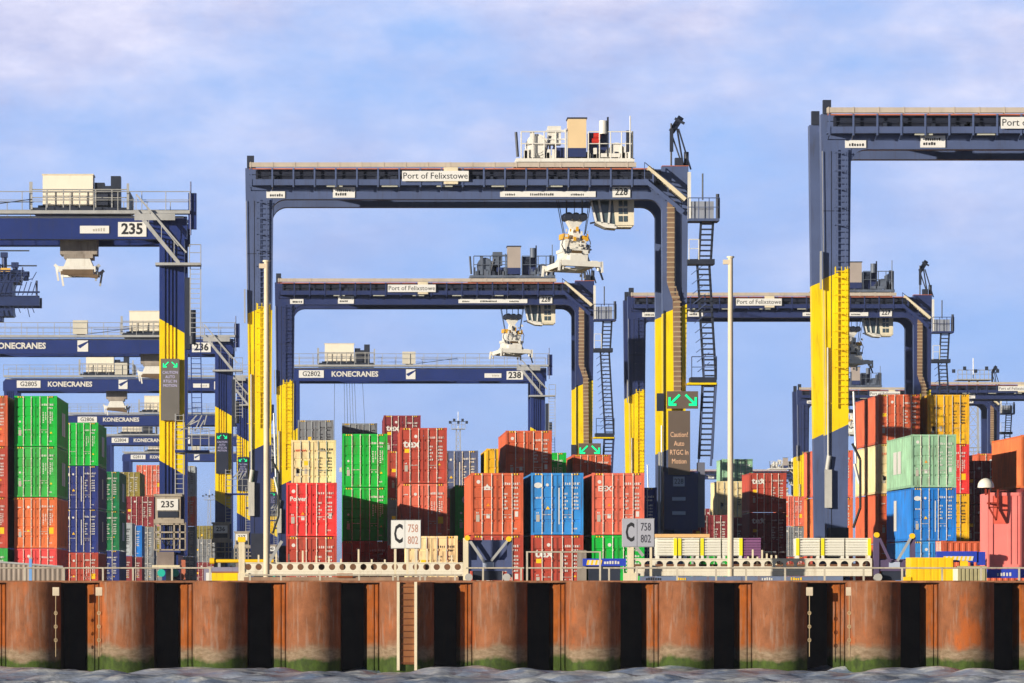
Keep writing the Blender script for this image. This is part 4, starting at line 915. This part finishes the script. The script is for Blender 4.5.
# ------------------------------------------------------------------ masts, ship crane
def lattice_mast(X, D, H, label, w=1.1, head=2.4):
    t = thing('light_mast', label, 'light mast', (X, D, YARD))
    M = MB(); n = int(H / 1.6)
    for sx, sy in ((-1, -1), (1, -1), (1, 1), (-1, 1)): M.bar((sx * w / 2, sy * w / 2, 0), (sx * w / 3, sy * w / 3, H), .14)
    for i in range(n):
        z = i * H / n; a = w / 2 * (1 - i / n / 3); b = w / 2 * (1 - (i + 1) / n / 3); s = 1 if i % 2 else -1
        M.bar((-a * s, -a, z), (b * s, -b, z + H / n), .08); M.bar((-a, -a, z), (a, -a, z), .07); M.bar((a * s, a, z), (-b * s, b, z + H / n), .08)
    M.build('mast', STEEL, t)
    for z in (H * .62, H): 
        M = MB().box(-head / 2 * (.6 if z < H else 1), head / 2 * (.6 if z < H else 1), -head / 2, head / 2, z, z + .15); M.build('platform', STEEL, t)
        handrail('handrail', [(-head / 2 * (.6 if z < H else 1), -head / 2, z + .1), (head / 2 * (.6 if z < H else 1), -head / 2, z + .1)], STEEL, t, 1.3, .6, .05)
    for i in range(5):
        x = (-1 + i * .5) * head / 2 * 1.25
        MB().box(x - .22, x + .22, -head / 2 - .3, -head / 2, H + 1.0 + .4 * (i % 2), H + 1.5 + .4 * (i % 2)).build('floodlight', DARK, t)
    MB().cyl((0, 0, H), (0, 0, H + 3.2), .07, 6).build('antenna', STEEL, t)
    return t
lattice_mast(22.0, 900, 27.5, 'grey lattice light mast in the sky gap right of the tex container')
lattice_mast(91.0, 714, 29.0, 'pale lattice light mast above the yellow container', 1.8, 5.0)
lattice_mast(-38, 1500, 24, 'tiny far lattice mast in the sky gap left of crane 236 base', 1.2, 3)
def ship_crane():
    t = thing('ship_crane', 'dark blue boom tip of a ship crane with machinery, reaching in at the left edge', 'ship crane', (-35.5, 600, YARD))
    k = mat('dark blue boom paint', lin(38, 54, 100), .45, 0, .15)
    MB().box(-30, 0, -2, -1, 33.4, 34.6).box(-30, 0, 3, 4, 33.4, 34.6).box(-30, -3.2, -2.2, 4, 34.6, 36.2).build('boom', k, t)
    MB().box(-30, -2.4, -2.4, 4.4, 36.2, 36.4).box(-12, 0.1, -2.6, -2.2, 34.9, 35.1).build('walkway', k, t)
    handrail('handrail', [(-30, -2.4, 36.4), (-1.8, -2.4, 36.4)], k, t, 1.2, .8, .06)
    M = MB()
    for x, z, h in ((-4.2, 36.4, 3.4), (-2.9, 36.4, 2.2), (-1.6, 36.4, 1.1), (-5.0, 36.4, 2.0)): M.cyl((x, -1.5, z), (x, -1.5, z + h), .32, 8).box(x - .45, x + .4, -2, -1, z + h - .6, z + h)
    M.box(-6, -2.2, -2, 2, 36.4, 37.6); M.cyl((-.3, -2, 34.6), (-.3, -2, 36.4), .14, 6); M.cyl((-2.0, -2, 36.4), (-2.0, -2, 38.0), .1, 6)
    M.build('machinery', k, t)
    M = MB(); 
    for i in range(14):
        x = -8 + i * .55; M.bar((x, -2.5, 36.4), (x + .55, -2.5, 37.4 if i % 2 else 36.6), .09); M.bar((x, -2.6, 34.6), (x + .5, -2.6, 36.2), .10); M.bar((x, -2.6, 33.3), (x + .3, -2.6, 32.0 + .5 * (i % 3)), .09)
    M.bar((-8, -2.5, 37.4), (-1.6, -2.5, 37.4), .08); M.build('lattice', k, t)
    M = MB()
    for x, z in ((-1.2, 38.2), (-2.1, 40.0), (-4.2, 42.0)): M.bar((x - 12, -1.6, z), (x + .9, -1.6, z), .16)
    M.build('stay', ROPE, t)
    MB().box(-4.6, -3.4, -2.3, -2.0, 37.4, 37.9).box(-6, -5.2, -2.3, -2, 37, 38).build('floodlight', mat('amber lamp housing', lin(240, 190, 90), .5, 0, .1), t)
    MB().box(-9, -3.2, -1.0, 3, 32.2, 33.3).box(-7.5, -4.5, -.6, 2.6, 31.6, 32.2).build('trolley', k, t)
    for x in (-30, -18): 
        for y in (-1.5, 3.5): MB().box(x - .8, x + .8, y - .8, y + .8, 0, 33.4).build('leg', k, t)
ship_crane()

# ------------------------------------------------------------------ on the quay edge
sq = 28.6; Dq = 5000 / sq
def qx(px, s=sq): return (px - VX) / s
def qz(py, s=sq): return EYE + (HY - py) / s
POLE = mat('weathered ivory pole paint', lin(222, 204, 176), .6, 0, .08, .4, (.35, .25, .18))
def poles():
    for px, top, lab in ((266.5, 262, 'tall cream pole in front of the blue and yellow crane legs, left'), (730.5, 258, 'tall cream pole standing against the sky in the gap, right')):
        t = thing('lamp_pole', lab, 'pole', (qx(px), Dq, DECK), 'tall cream poles on the quay edge')
        H = qz(top) - DECK
        MB().cyl((0, 0, 0), (0, 0, H), .110, 16, r2=.085).build('shaft', POLE, t)
        MB().box(-.26, .02, -.08, .08, H - .22, H - .06).build('lamp_head', POLE, t)
        MB().cyl((0, 0, H), (0, 0, H + .06), .13, 12).build('cap', CREAM, t)
        MB().cyl((0, 0, 0), (0, 0, .06), .24, 14).build('base_plate', STEEL, t)
poles()
def railing(px0, px1, posts, z_rails, label, y=168.6, s=29.65):
    X0, X1 = qx(px0, s), qx(px1, s)
    t = thing('railing', label, 'railing', (X0, y, DECK))
    for z in z_rails: MB().cyl((0, 0, z - DECK), (X1 - X0, 0, z - DECK), .028, 8).build('rail', mat('pale rail paint', (.56, .50, .40), .6, 0, .15, .5), t)
    for p in posts:
        M = MB().box(qx(p, s) - X0 - .03, qx(p, s) - X0 + .03, -.03, .03, 0, z_rails[-1] - DECK + .01); M.build('post', mat('pale rail paint', (.56, .50, .40), .6, 0, .15, .5), t)
r1 = EYE + 9 / 29.65; r2 = EYE + 25 / 29.65
railing(-120, 212, [-118, -92, -53, -14, 25, 64, 103, 133, 172, 210], [r1], 'low pale railing along the quay edge at the left')
railing(245, 462, [250, 281, 320, 359, 393, 398, 420, 425, 455], [EYE + 2 / 29.65, ], 'low railing posts in front of the long perforated beam')
railing(466, 524, [483, 521], [r1], 'short low railing in front of the slate blue end frame')
railing(526, 601, [527, 561, 600], [EYE + 9 / 29.65, r2], 'taller two-bar railing in front of the tex container')
railing(603, 1400, [609, 637, 677, 716, 746, 785, 824.5, 863.5, 902, 942, 981, 1019] + [1058 + 39 * i for i in range(9)], [r1], 'long low pale railing along the quay edge at the right')

def hole_plate(M, x0, n, pitch, z0, z1, r, y0, y1, half=False):
    """plate with n round holes"""
    zc = (z0 + z1) / 2 + .02; seg = 16
    for i in range(n):
        xa = x0 + i * pitch; xc = xa + pitch / 2; inner = []; outer = []
        for k in range(seg):
            a = 2 * math.pi * k / seg + math.pi / seg; ca, sa = math.cos(a), math.sin(a)
            zz = sa * r
            if half and sa < 0: zz = max(zz, -r * .35)
            inner.append((xc + ca * r, zc + zz))
            tx = (pitch / 2) / max(1e-6, abs(ca)); tz = ((z1 - zc) if sa > 0 else (zc - z0)) / max(1e-6, abs(sa)); q = min(tx, tz)
            outer.append((xc + ca * q, zc + sa * q))
        for k in range(seg):
            k2 = (k + 1) % seg
            f = [(outer[k][0], y0, outer[k][1]), (outer[k2][0], y0, outer[k2][1]), (inner[k2][0], y0, inner[k2][1]), (inner[k][0], y0, inner[k][1])]
            M.add(f, [(3, 2, 1, 0)] if False else [(0, 1, 2, 3)])
            M.add([(inner[k][0], y0, inner[k][1]), (inner[k2][0], y0, inner[k2][1]), (inner[k2][0], y1, inner[k2][1]), (inner[k][0], y1, inner[k][1])], [(0, 1, 2, 3)])
        # fill the corners of the cell
        for cx_, cz_ in ((xa, z0), (xa + pitch, z0), (xa + pitch, z1), (xa, z1)):
            near = sorted(outer, key=lambda p: (p[0] - cx_) ** 2 + (p[1] - cz_) ** 2)[:2]
            M.add([(cx_, y0, cz_), (near[0][0], y0, near[0][1]), (near[1][0], y0, near[1][1])], [(0, 1, 2)])
def flat_rack(px0, px1, pxe, ptop, pbot, n, frame_rgb, lab, brace, half):
    s = 27.6; D = 5000 / s
    t = thing('flat_rack', lab, 'flat rack', (qx(px0, s), D, DECK), 'flat racks standing on the quay')
    g = lambda px: qx(px, s) - qx(px0, s); h = lambda py: qz(py, s) - DECK
    L = g(px1); M = MB()
    hole_plate(M, 0, n, L / n, h(571.5), h(pbot - 12.5), .115 if not half else .15, 0, .12, half)
    M.box(0, L, -.02, .14, h(576), h(571.6)); M.box(0, L, -.03, .14, h(pbot - 12.5), h(pbot - 13.6))
    M.build('side_beam', mat('ivory beam paint', (.80, .74, .60), .5, 0, .05, .35, (.35, .2, .1)), t)
    MB().box(0, L, .5, 2.2, h(575), h(572)).build('platform', mat('rusty platform', lin(120, 84, 60), .8, 0, .3, .5), t)
    MB().box(0, L, 2.3, 2.42, h(576), h(564)).build('side_beam', mat('rusty platform', lin(120, 84, 60), .8, 0, .3, .5), t)
    fm = mat('rack frame ' + str(frame_rgb), lin(*frame_rgb), .6, 0, .15, .3)
    p = MB().box(-.16, .06, -.05, .2, 0, h(ptop + 6)).build('end_post', CREAM, t)
    MB().box(-.19, .09, -.08, .23, h(ptop + 6), h(ptop + 1)).build('post_cap', YMARK, p)
    MB().box(-.3, .2, -.1, .3, 0, h(573)).build('foot', CREAM, p)
    (bx0, by0), (bx1, by1) = brace
    b = MB().bar((g(bx0), -.12, h(by0)), (g(bx1), -.12, h(by1)), .11, .1).build('brace', STEEL, t)
    for i in range(15 if not half else 9):
        x = .5 + i * (L - 1) / 14 + .2 * random.random() if not half else (4.2 + i * .17 if i < 8 else L - .2)
        MB().box(x, x + .06, .3, .36, h(565), h(565) + .2 + .45 * random.random() ** 2).build('stanchion', CREAM, t)
    # end frame folded round at the right
    e0, e1 = L + .05, g(pxe)
    fr = MB().box(e0, e0 + .2, -.1, .15, h(575), h(ptop + 1)).box(e1 - .18, e1, -.1, .15, h(577), h(ptop + 2)).box(e0, e1, -.06, .1, h(571), h(560)).box(e0 + .2, e1 - .18, .1, .14, h(560), h(ptop + 4) if not half else h(559)).build('end_frame', fm, t)
    c = (e0 + e1) / 2
    MB().bar((e0 + .2, -.13, h(ptop + 5)), (c - .15, -.13, h(562)), .10, .07).build('brace', STEEL if not half else fm, fr)
    if not half: MB().box(e0 - .05, e0 + .14, -.14, -.105, 0.02, h(ptop + 2)).build('end_post', CREAM, fr)
    MB().bar((e1 - .15, -.13, h(ptop + 4)), (c + .1, -.13, h(561)), .09, .07).build('brace', STEEL, fr)
    MB().cyl((e1 - .12, -.25, h(ptop + 3)), (e1 - .12, -.05, h(ptop + 3)), .10, 10).cyl((e0 + .1, -.25, h(ptop + 2)), (e0 + .1, -.05, h(ptop + 2)), .10, 10).build('post_cap', YMARK, fr)
    MB().box(c - .2, c + .2, -.08, -.06, h(568), h(562)).build('label_plate', mat('faded plate', (.46, .52, .66), .6, 0, .05), fr)
    for x in (e0 + .15, e1 - .2): MB().cyl((x, -.3, .13), (x, .2, .13), .14, 12).build('roller', mat('grey roller', (.45, .44, .42), .6, 0, .2), t)
    MB().box(e0 + .3, e1 - .35, .0, .2, 0.02, h(571)).build('underframe', DARK, t)
    return t
flat_rack(243, 463, 512, 536, 576, 21, (74, 86, 126), 'long ivory perforated beam rack with a slate blue end frame, left', ((282, 541), (269, 562)), False)
flat_rack(632, 872, 915, 533, 572, 22, (92, 78, 112), 'long ivory perforated beam rack with a purple grey end frame, right', ((631, 541), (643, 556)), True)
def crates():
    s = 27.0; D = 5000 / s
    wp = mat('white ribbed crate paint', (.84, .82, .72), .55, 0, .03, .15, (.4, .3, .2))
    specs = [(656, 677, 'r', 'white ribbed crate furthest left on the right rack', wp), (678, 699.5, 'l', 'white ribbed crate with a yellow left edge, second on the right rack', wp),
        (700.5, 721, 'l', 'white ribbed crate third from the left on the right rack', wp), (722, 742.5, 'r', 'white ribbed crate crossed by the right pole', wp),
        (743.5, 761, '', 'purple ribbed crate right of the pole', mat('purple crate paint', lin(136, 88, 132), .6, 0, .1, .2)),
        (796, 820, 'l', 'white ribbed crate with yellow left edge below the big right crane leg', wp), (821, 844.5, 'l', 'white ribbed crate in the middle of the right-hand three', wp), (845.5, 871, 'r', 'white ribbed crate with yellow right edge beside the purple end frame', wp)]
    for a, b, e, lab, m in specs:
        w = (b - a) / s; H = 19.5 / s
        t = thing('ribbed_crate', lab, 'crate', (qx(a, s), D, qz(557.5, s)), 'ribbed crates on the right rack')
        M = MB().box(0, w, .07, 1.1, .06, H - .02)
        for i in range(6): M.box(0.01, w - .01, 0, .07, .09 + i * (H - .15) / 6, .09 + (i + .70) * (H - .15) / 6)
        M.box(-.0, w, -.01, .06, H - .04, H)
        M.build('body', m, t)
        for x in (0.02, w - .12): MB().box(x, x + .1, .0, .8, -.08, .06).build('foot', m, t)
        if e: MB().box(0 if e == 'l' else w - .12, .12 if e == 'l' else w, -.03, 0.0, .07, H - .01).build('edge_strip', mat('lemon edge strip', lin(250, 236, 40), .5, 0, .03), t)
    t = thing('ribbed_crate', 'white crate seen inside the slate blue end frame', 'crate', (qx(470, s), D - .1 + 1.0, qz(559, s)), 'ribbed crates on the right rack')
    MB().box(0, .56, 0, 1, 0, .64).build('body', wp, t); MB().box(.56, .70, -.02, .9, .06, .68).build('edge_strip', mat('lemon edge strip', lin(250, 236, 40), .5, 0, .03), t)
    MB().box(-.02, .6, .02, .98, .64, .68).build('rim', wp, t)
    t = thing('pipe_rack', 'beige low rack frame behind the white crates under crane 228', 'rack', (qx(655, 26), 5000 / 26, DECK))
    MB().box(0, 2.1, 0, .2, qz(537.5, 26) - DECK, qz(534, 26) - DECK).build('top_beam', mat('salmon beam', lin(236, 190, 130), .6, 0, .1), t)
    for x in (0, .7, 1.4, 2.0): MB().box(x, x + .08, 0, .1, 0, qz(537.5, 26) - DECK).build('post', STEEL, t)
crates()
def berth_sign(px0, px1, py0, py1, s, lab, pm, ink1, ink2, posts):
    D = 5000 / s
    t = thing('berth_sign', lab, 'sign', (qx((px0 + px1) / 2, s), D, DECK), 'letter C signs on the quay')
    w = (px1 - px0) / s; z0, z1 = qz(py1, s) - DECK, qz(py0, s) - DECK
    p = MB().box(-w / 2, -w / 2 + w * .455, -.03, 0, z0, z1).build('panel', pm, t)
    p2 = MB().box(-w / 2 + w * .47, w / 2, -.03, 0, z0, z1).build('panel', pm, t)
    text('C', .92, ink1, p, (-w / 2 + w * .235, -.034, (z0 + z1) / 2 - .01), .50, .022)
    text('758', .40, ink2, p2, (w * .235, -.034, z0 + (z1 - z0) * .70), .62, .004)
    text('802', .40, ink2, p2, (w * .235, -.034, z0 + (z1 - z0) * .27), .62, .004)
    MB().box(-w / 2 - .02, w / 2 + .02, .0, .04, z0 - .02, z1 + .02).build('backing', STEEL, t)
    for x in posts: MB().box(x - .04, x + .04, .04, .12, 0, z0 + .3).build('post', CREAM, t)
berth_sign(391.5, 420.5, 520.5, 548, 28.4, 'white sign with letter C and faded red numbers 758 and 802', PLATE, INK, mat('faded red brown ink', lin(200, 150, 130), .6, 0, .1), (-.38, .05, .34))
berth_sign(622.5, 654, 519, 546.5, 28.3, 'pale grey sign with letter C and dark numbers 758 and 802', mat('pale grey sign', (.42, .43, .50), .5, 0, .03), INK, mat('dark grey ink', (.06, .06, .08), .5, 0, .1), (-.3, .45))
def quay_bits():
    s = 28.8; D = 5000 / s; h = lambda py: qz(py, s) - DECK
    t = thing('kerb_block', 'bright yellow block with a white left end beside the left pole', 'kerb block', (qx(206, s), D, DECK))
    MB().box(.2, 1.1, 0, .5, 0, h(573)).build('block', mat('sunny yellow', lin(255, 214, 0), .5, 0, .05, .3, (.3, .2, .05)), t)
    MB().box(.0, .19, .02, .5, 0, h(573) + .01).build('end_plate', WHITE, t)
    t = thing('barrier_pipe', 'long yellow pipe lying above a grey trough left of the perforated beam', 'pipe', (qx(211, 27.2), 5000 / 27.2, DECK))
    hp = qz(561, 27.2) - DECK
    MB().cyl((0, 0, hp), (2.3, 0, hp), .07, 10).build('pipe', YMARK, t)
    MB().cyl((-.05, 0, hp), (.12, 0, hp), .12, 10).build('pipe_end', YMARK, t)
    for x in (.3, 2.0): MB().box(x - .05, x + .05, .0, .1, 0, hp - .05).build('stand', STEEL, t)
    t = thing('trough', 'lilac grey trough with a rusty lip at the quay edge', 'trough', (qx(204, 27.4), 5000 / 27.4 - .3, DECK))
    MB().box(0, 1.45, 0, .06, 0, .5).box(0, 1.45, .7, .76, 0, .5).box(0, .06, .06, .7, 0, .5).box(1.39, 1.45, .06, .7, 0, .5).box(.06, 1.39, .06, .7, 0, .06).build('body', mat('lilac grey', lin(140, 136, 160), .6, 0, .1, .4), t)
    MB().box(.3, 1.3, -.03, 0, .12, .34).build('rust_patch', mat('rusty lip', lin(150, 96, 70), .8, 0, .3), t)
    t = thing('corrugated_skip', 'low grey brown corrugated skip with a sloping top at the far left of the quay', 'skip', (qx(-60, s), D + .6, DECK))
    M = MB(); L = (62 + 60) / s; n = 100; vs = []
    for i in range(n + 1):
        o = (0, 0, .02, .02)[i % 4]; x = i * L / n; vs += [(x, o, 0), (x, o, h(558) + (h(567) - h(558)) * i / n)]
    M.add(vs, [(2 * i, 2 * i + 2, 2 * i + 3, 2 * i + 1) for i in range(n)]); M.prism([(0, 0), (L, 0), (L, h(567) - .02), (0, h(558) - .02)], .06, 1.8)
    M.build('body', mat('grey corrugated sheet', lin(150, 136, 124), .6, 0, .12, .3), t)
    MB().bar((0, -.02, h(557.6)), (L, -.02, h(566.6)), .06).build('top_rail', STEEL, t)
    t = thing('marker_post', 'slim pale blue post at the far left railing', 'post', (qx(34, s), D - 2, DECK))
    MB().box(-.05, .05, -.05, .05, 0, h(559)).build('shaft', mat('pale blue post', lin(120, 170, 230), .5, 0, .05), t)
    MB().box(-.06, .06, -.06, .06, h(559), h(557.5)).build('cap', STEEL, t)
    # right end of the quay
    yp = mat('bright yellow sheet', lin(255, 204, 20), .5, 0, .05, .25, (.4, .2, .05))
    t = thing('yellow_skip', 'yellow corrugated skip at the quay edge, right', 'skip', (qx(911, s), D, DECK))
    M = MB(); W_ = (953 - 911) / s; H = h(557.5); n = 6
    for i in range(n): M.box(i * W_ / n + .02, (i + .82) * W_ / n, -.012, 0, .02, H - .03)
    M.box(0, W_, 0, 1.6, .01, H); M.build('body', yp, t)
    MB().box(W_, W_ + .16, -.05, .3, 0, h(568)).build('end_post', WHITE, t)
    MB().box(-.25, 0, -.05, .3, 0, h(577)).build('foot', YMARK, t)
    t = thing('ribbed_block', 'beige ribbed block between the yellow skip and the blue trailer beam', 'block', (qx(957.5, s), D - .2, DECK))
    M = MB(); W_ = (986 - 957.5) / s
    for i in range(7): M.box(i * W_ / 7, (i + .6) * W_ / 7, -.03, 0, 0, h(567))
    M.box(0, W_, 0, .6, 0, h(566)); M.build('body', mat('beige block', lin(176, 168, 128), .7, 0, .15, .4), t)
    MB().box(.1, .35, .1, .3, h(566), h(561)).build('clamp', YMARK, t)
    t = thing('hazard_beam', 'blue beam with a yellow and white hazard strip above the yellow skip', 'beam', (qx(943.5, s), D + 1.9, DECK))
    W_ = 40.5 / s
    MB().box(0, W_, 0, .4, h(562), h(551)).box(.1, .2, .1, .3, 0, h(562)).box(W_ - .2, W_ - .1, .1, .3, 0, h(562)).build('body', mat('royal blue paint', lin(44, 70, 190), .45, 0, .08, .2), t)
    MB().box(W_ + .03, W_ + .3, .05, .4, h(565), h(551.5)).build('end_box', mat('royal blue paint', lin(44, 70, 190)), t)
    st_ = MB()
    for i in range(14): st_.prism([(.2 + i * .075, h(560.5)), (.2 + (i + 1) * .075, h(560.5)), (.24 + (i + 1) * .075, h(556)), (.24 + i * .075, h(556))], -.02, 0, i % 2)
    st_.build('hazard_strip', [YMARK, WMARK], t)
    t = thing('hazard_beam', 'blue beam with a hazard strip in front of the bright green container, by the right sign', 'beam', (qx(583, 28), 5000 / 28, DECK))
    g8 = lambda py: qz(py, 28) - DECK; W_ = 43 / 28
    MB().box(0, W_, 0, .3, g8(566), g8(558.5)).build('body', mat('royal blue paint', lin(44, 70, 190)), t)
    st_ = MB()
    for i in range(7): st_.prism([(.12 + i * .075, g8(565)), (.12 + (i + 1) * .075, g8(565)), (.16 + (i + 1) * .075, g8(560)), (.16 + i * .075, g8(560))], -.02, 0, i % 2)
    st_.build('hazard_strip', [YMARK, WMARK], t)
    dashes(t, .75, -.006, g8(564), 6, .12, m=WMARK)
    MB().box(-.18, .14, .35, .6, 0, g8(550)).build('stand', mat('worn grey stand', lin(150, 140, 130), .7, 0, .2, .4), t)
    MB().box(.2, W_ - .2, .05, .2, 0, g8(566)).build('stand', DARK, t)
    t = thing('kerb_beam', 'blue grey kerb beam with worn yellow lettering under the right rack', 'kerb beam', (qx(640, 29), 5000 / 29, DECK))
    MB().box(0, 7.0, 0, .25, 0, qz(576.3, 29) - DECK).box(2.6, 3.5, -.02, .2, 0, qz(577, 29) - DECK).build('body', mat('blue grey kerb', lin(112, 126, 156), .6, 0, .15, .6, (.25, .13, .07)), t)
    for x, n, m in ((.2, 7, INK), (1.3, 4, YMARK), (4.2, 5, WMARK), (5.2, 5, YMARK)): dashes(t, x, -.006, .03, n, .10, m=m)
    t = thing('kerb_beam', 'low rust brown kerb beam under the left rack', 'kerb beam', (qx(244, 29), 5000 / 29, DECK))
    MB().box(0, 7.4, 0, .25, 0, qz(577, 29) - DECK).build('body', mat('rusty kerb', lin(156, 126, 104), .8, 0, .3, .7, (.2, .1, .05)), t)
    MB().box(3.2, 3.75, -.08, .0, qz(577, 29) - DECK - .02, qz(573.5, 29) - DECK).build('clamp', mat('rusty clamp', lin(150, 80, 40), .8, 0, .3), t)
    # coral tank container on a blue trailer, lamp in front
    s2 = 27.2; D2 = 5000 / s2; h2 = lambda py: qz(py, s2) - DECK
    t = thing('trailer', 'blue trailer deck with white lettering under the coral container', 'trailer', (qx(986, s2), D2 - .05, DECK))
    MB().box(0, 7.2, 0, 2.5, h2(578), h2(569)).build('deck', mat('royal blue paint', lin(44, 70, 190)), t)
    dashes(t, .4, -.006, h2(576), 5, .14, m=WMARK)
    for x in (1.2, 5.2, 6.2): MB().cyl((x, .3, .0 + .02), (x, .7, .02), .02, 8).build('axle', DARK, t)
    t = thing('coral_container', 'coral pink container with ribbed side on the blue trailer at the right edge', 'container', (qx(988.5, s2), D2, qz(568.5, s2)))
    cm = mat('coral pink paint', lin(255, 138, 130), .55, 0, .06, .2, (.5, .25, .2)); L = 6.1; H = 76 / s2
    M = MB(); n = 26
    M.box(0, L, .04, 2.4, .05, H - .03); M.box(0, .16, 0, .12, 0, H); M.box(L - .16, L, 0, .12, 0, H); M.box(.16, L - .16, .0, .1, H - .12, H); M.box(.16, L - .16, .0, .1, 0, .15)
    for i in range(n): x = .95 + i * (L - 1.1) / n; M.box(x, x + (L - 1.1) / n * .55, .012, .04, .15, H - .12)
    M.box(.72, .82, .005, .04, .15, H - .12); M.build('body', cm, t)
    MB().box(.16, .72, .02, .045, H - 1.15, H - .12).build('panel', mat('orange red panel', lin(236, 104, 84), .55, 0, .08, .2), t)
    t = thing('bulkhead_lamp', 'white dome lamp on a dark red bracket in front of the coral container', 'lamp', (qx(997, s2 + .2), D2 - .35, qz(521, s2)))
    M = MB(); 
    for a in range(6): M.cyl((-.28, 0, 1.27 + .30 * math.sin(R(a * 15))), (-.28, 0, 1.27 + .30 * math.sin(R((a + 1) * 15))), .30 * math.cos(R(a * 15)), 20, r2=max(.002, .30 * math.cos(R((a + 1) * 15))))
    M.cyl((-.28, 0, 1.22), (-.28, 0, 1.27), .30, 20); M.build('dome', mat('ivory dome', (.85, .80, .70), .4, 0, .02), t)
    bm = mat('dark red bracket paint', lin(150, 50, 30), .6, 0, .2)
    MB().bar((-.28, 0, 1.22), (-.28, 0, .95), .07).bar((-.16, 0, 1.15), (-.16, 0, .45), .06).bar((.16, 0, 1.15), (.16, 0, .45), .06).bar((-.16, 0, .5), (.16, 0, .5), .05).bar((-.16, 0, .5), (.10, 0, 0.02), .06).bar((.16, 0, .5), (.10, 0, 0.02), .06).bar((-.28, 0, 1.0), (-.16, 0, 1.0), .05).box(-.2, .2, 0, .33, .62, .68).build('bracket', bm, t)
quay_bits()
# ------------------------------------------------------------------ thin sea air
def haze():
    M = MB().box(-6500, 6500, -6500, 9500, -4.2, 46)
    m = bpy.data.materials.new('sea air'); m.use_nodes = True; n = m.node_tree.nodes; n.clear()
    o = n.new('ShaderNodeOutputMaterial'); v = n.new('ShaderNodeVolumePrincipled')
    v.inputs['Color'].default_value = (.80, .88, 1, 1); v.inputs['Density'].default_value = .00012; v.inputs['Anisotropy'].default_value = .2
    m.node_tree.links.new(v.outputs[0], o.inputs['Volume'])
    h = M.build('haze', m); h['kind'] = 'stuff'
haze()
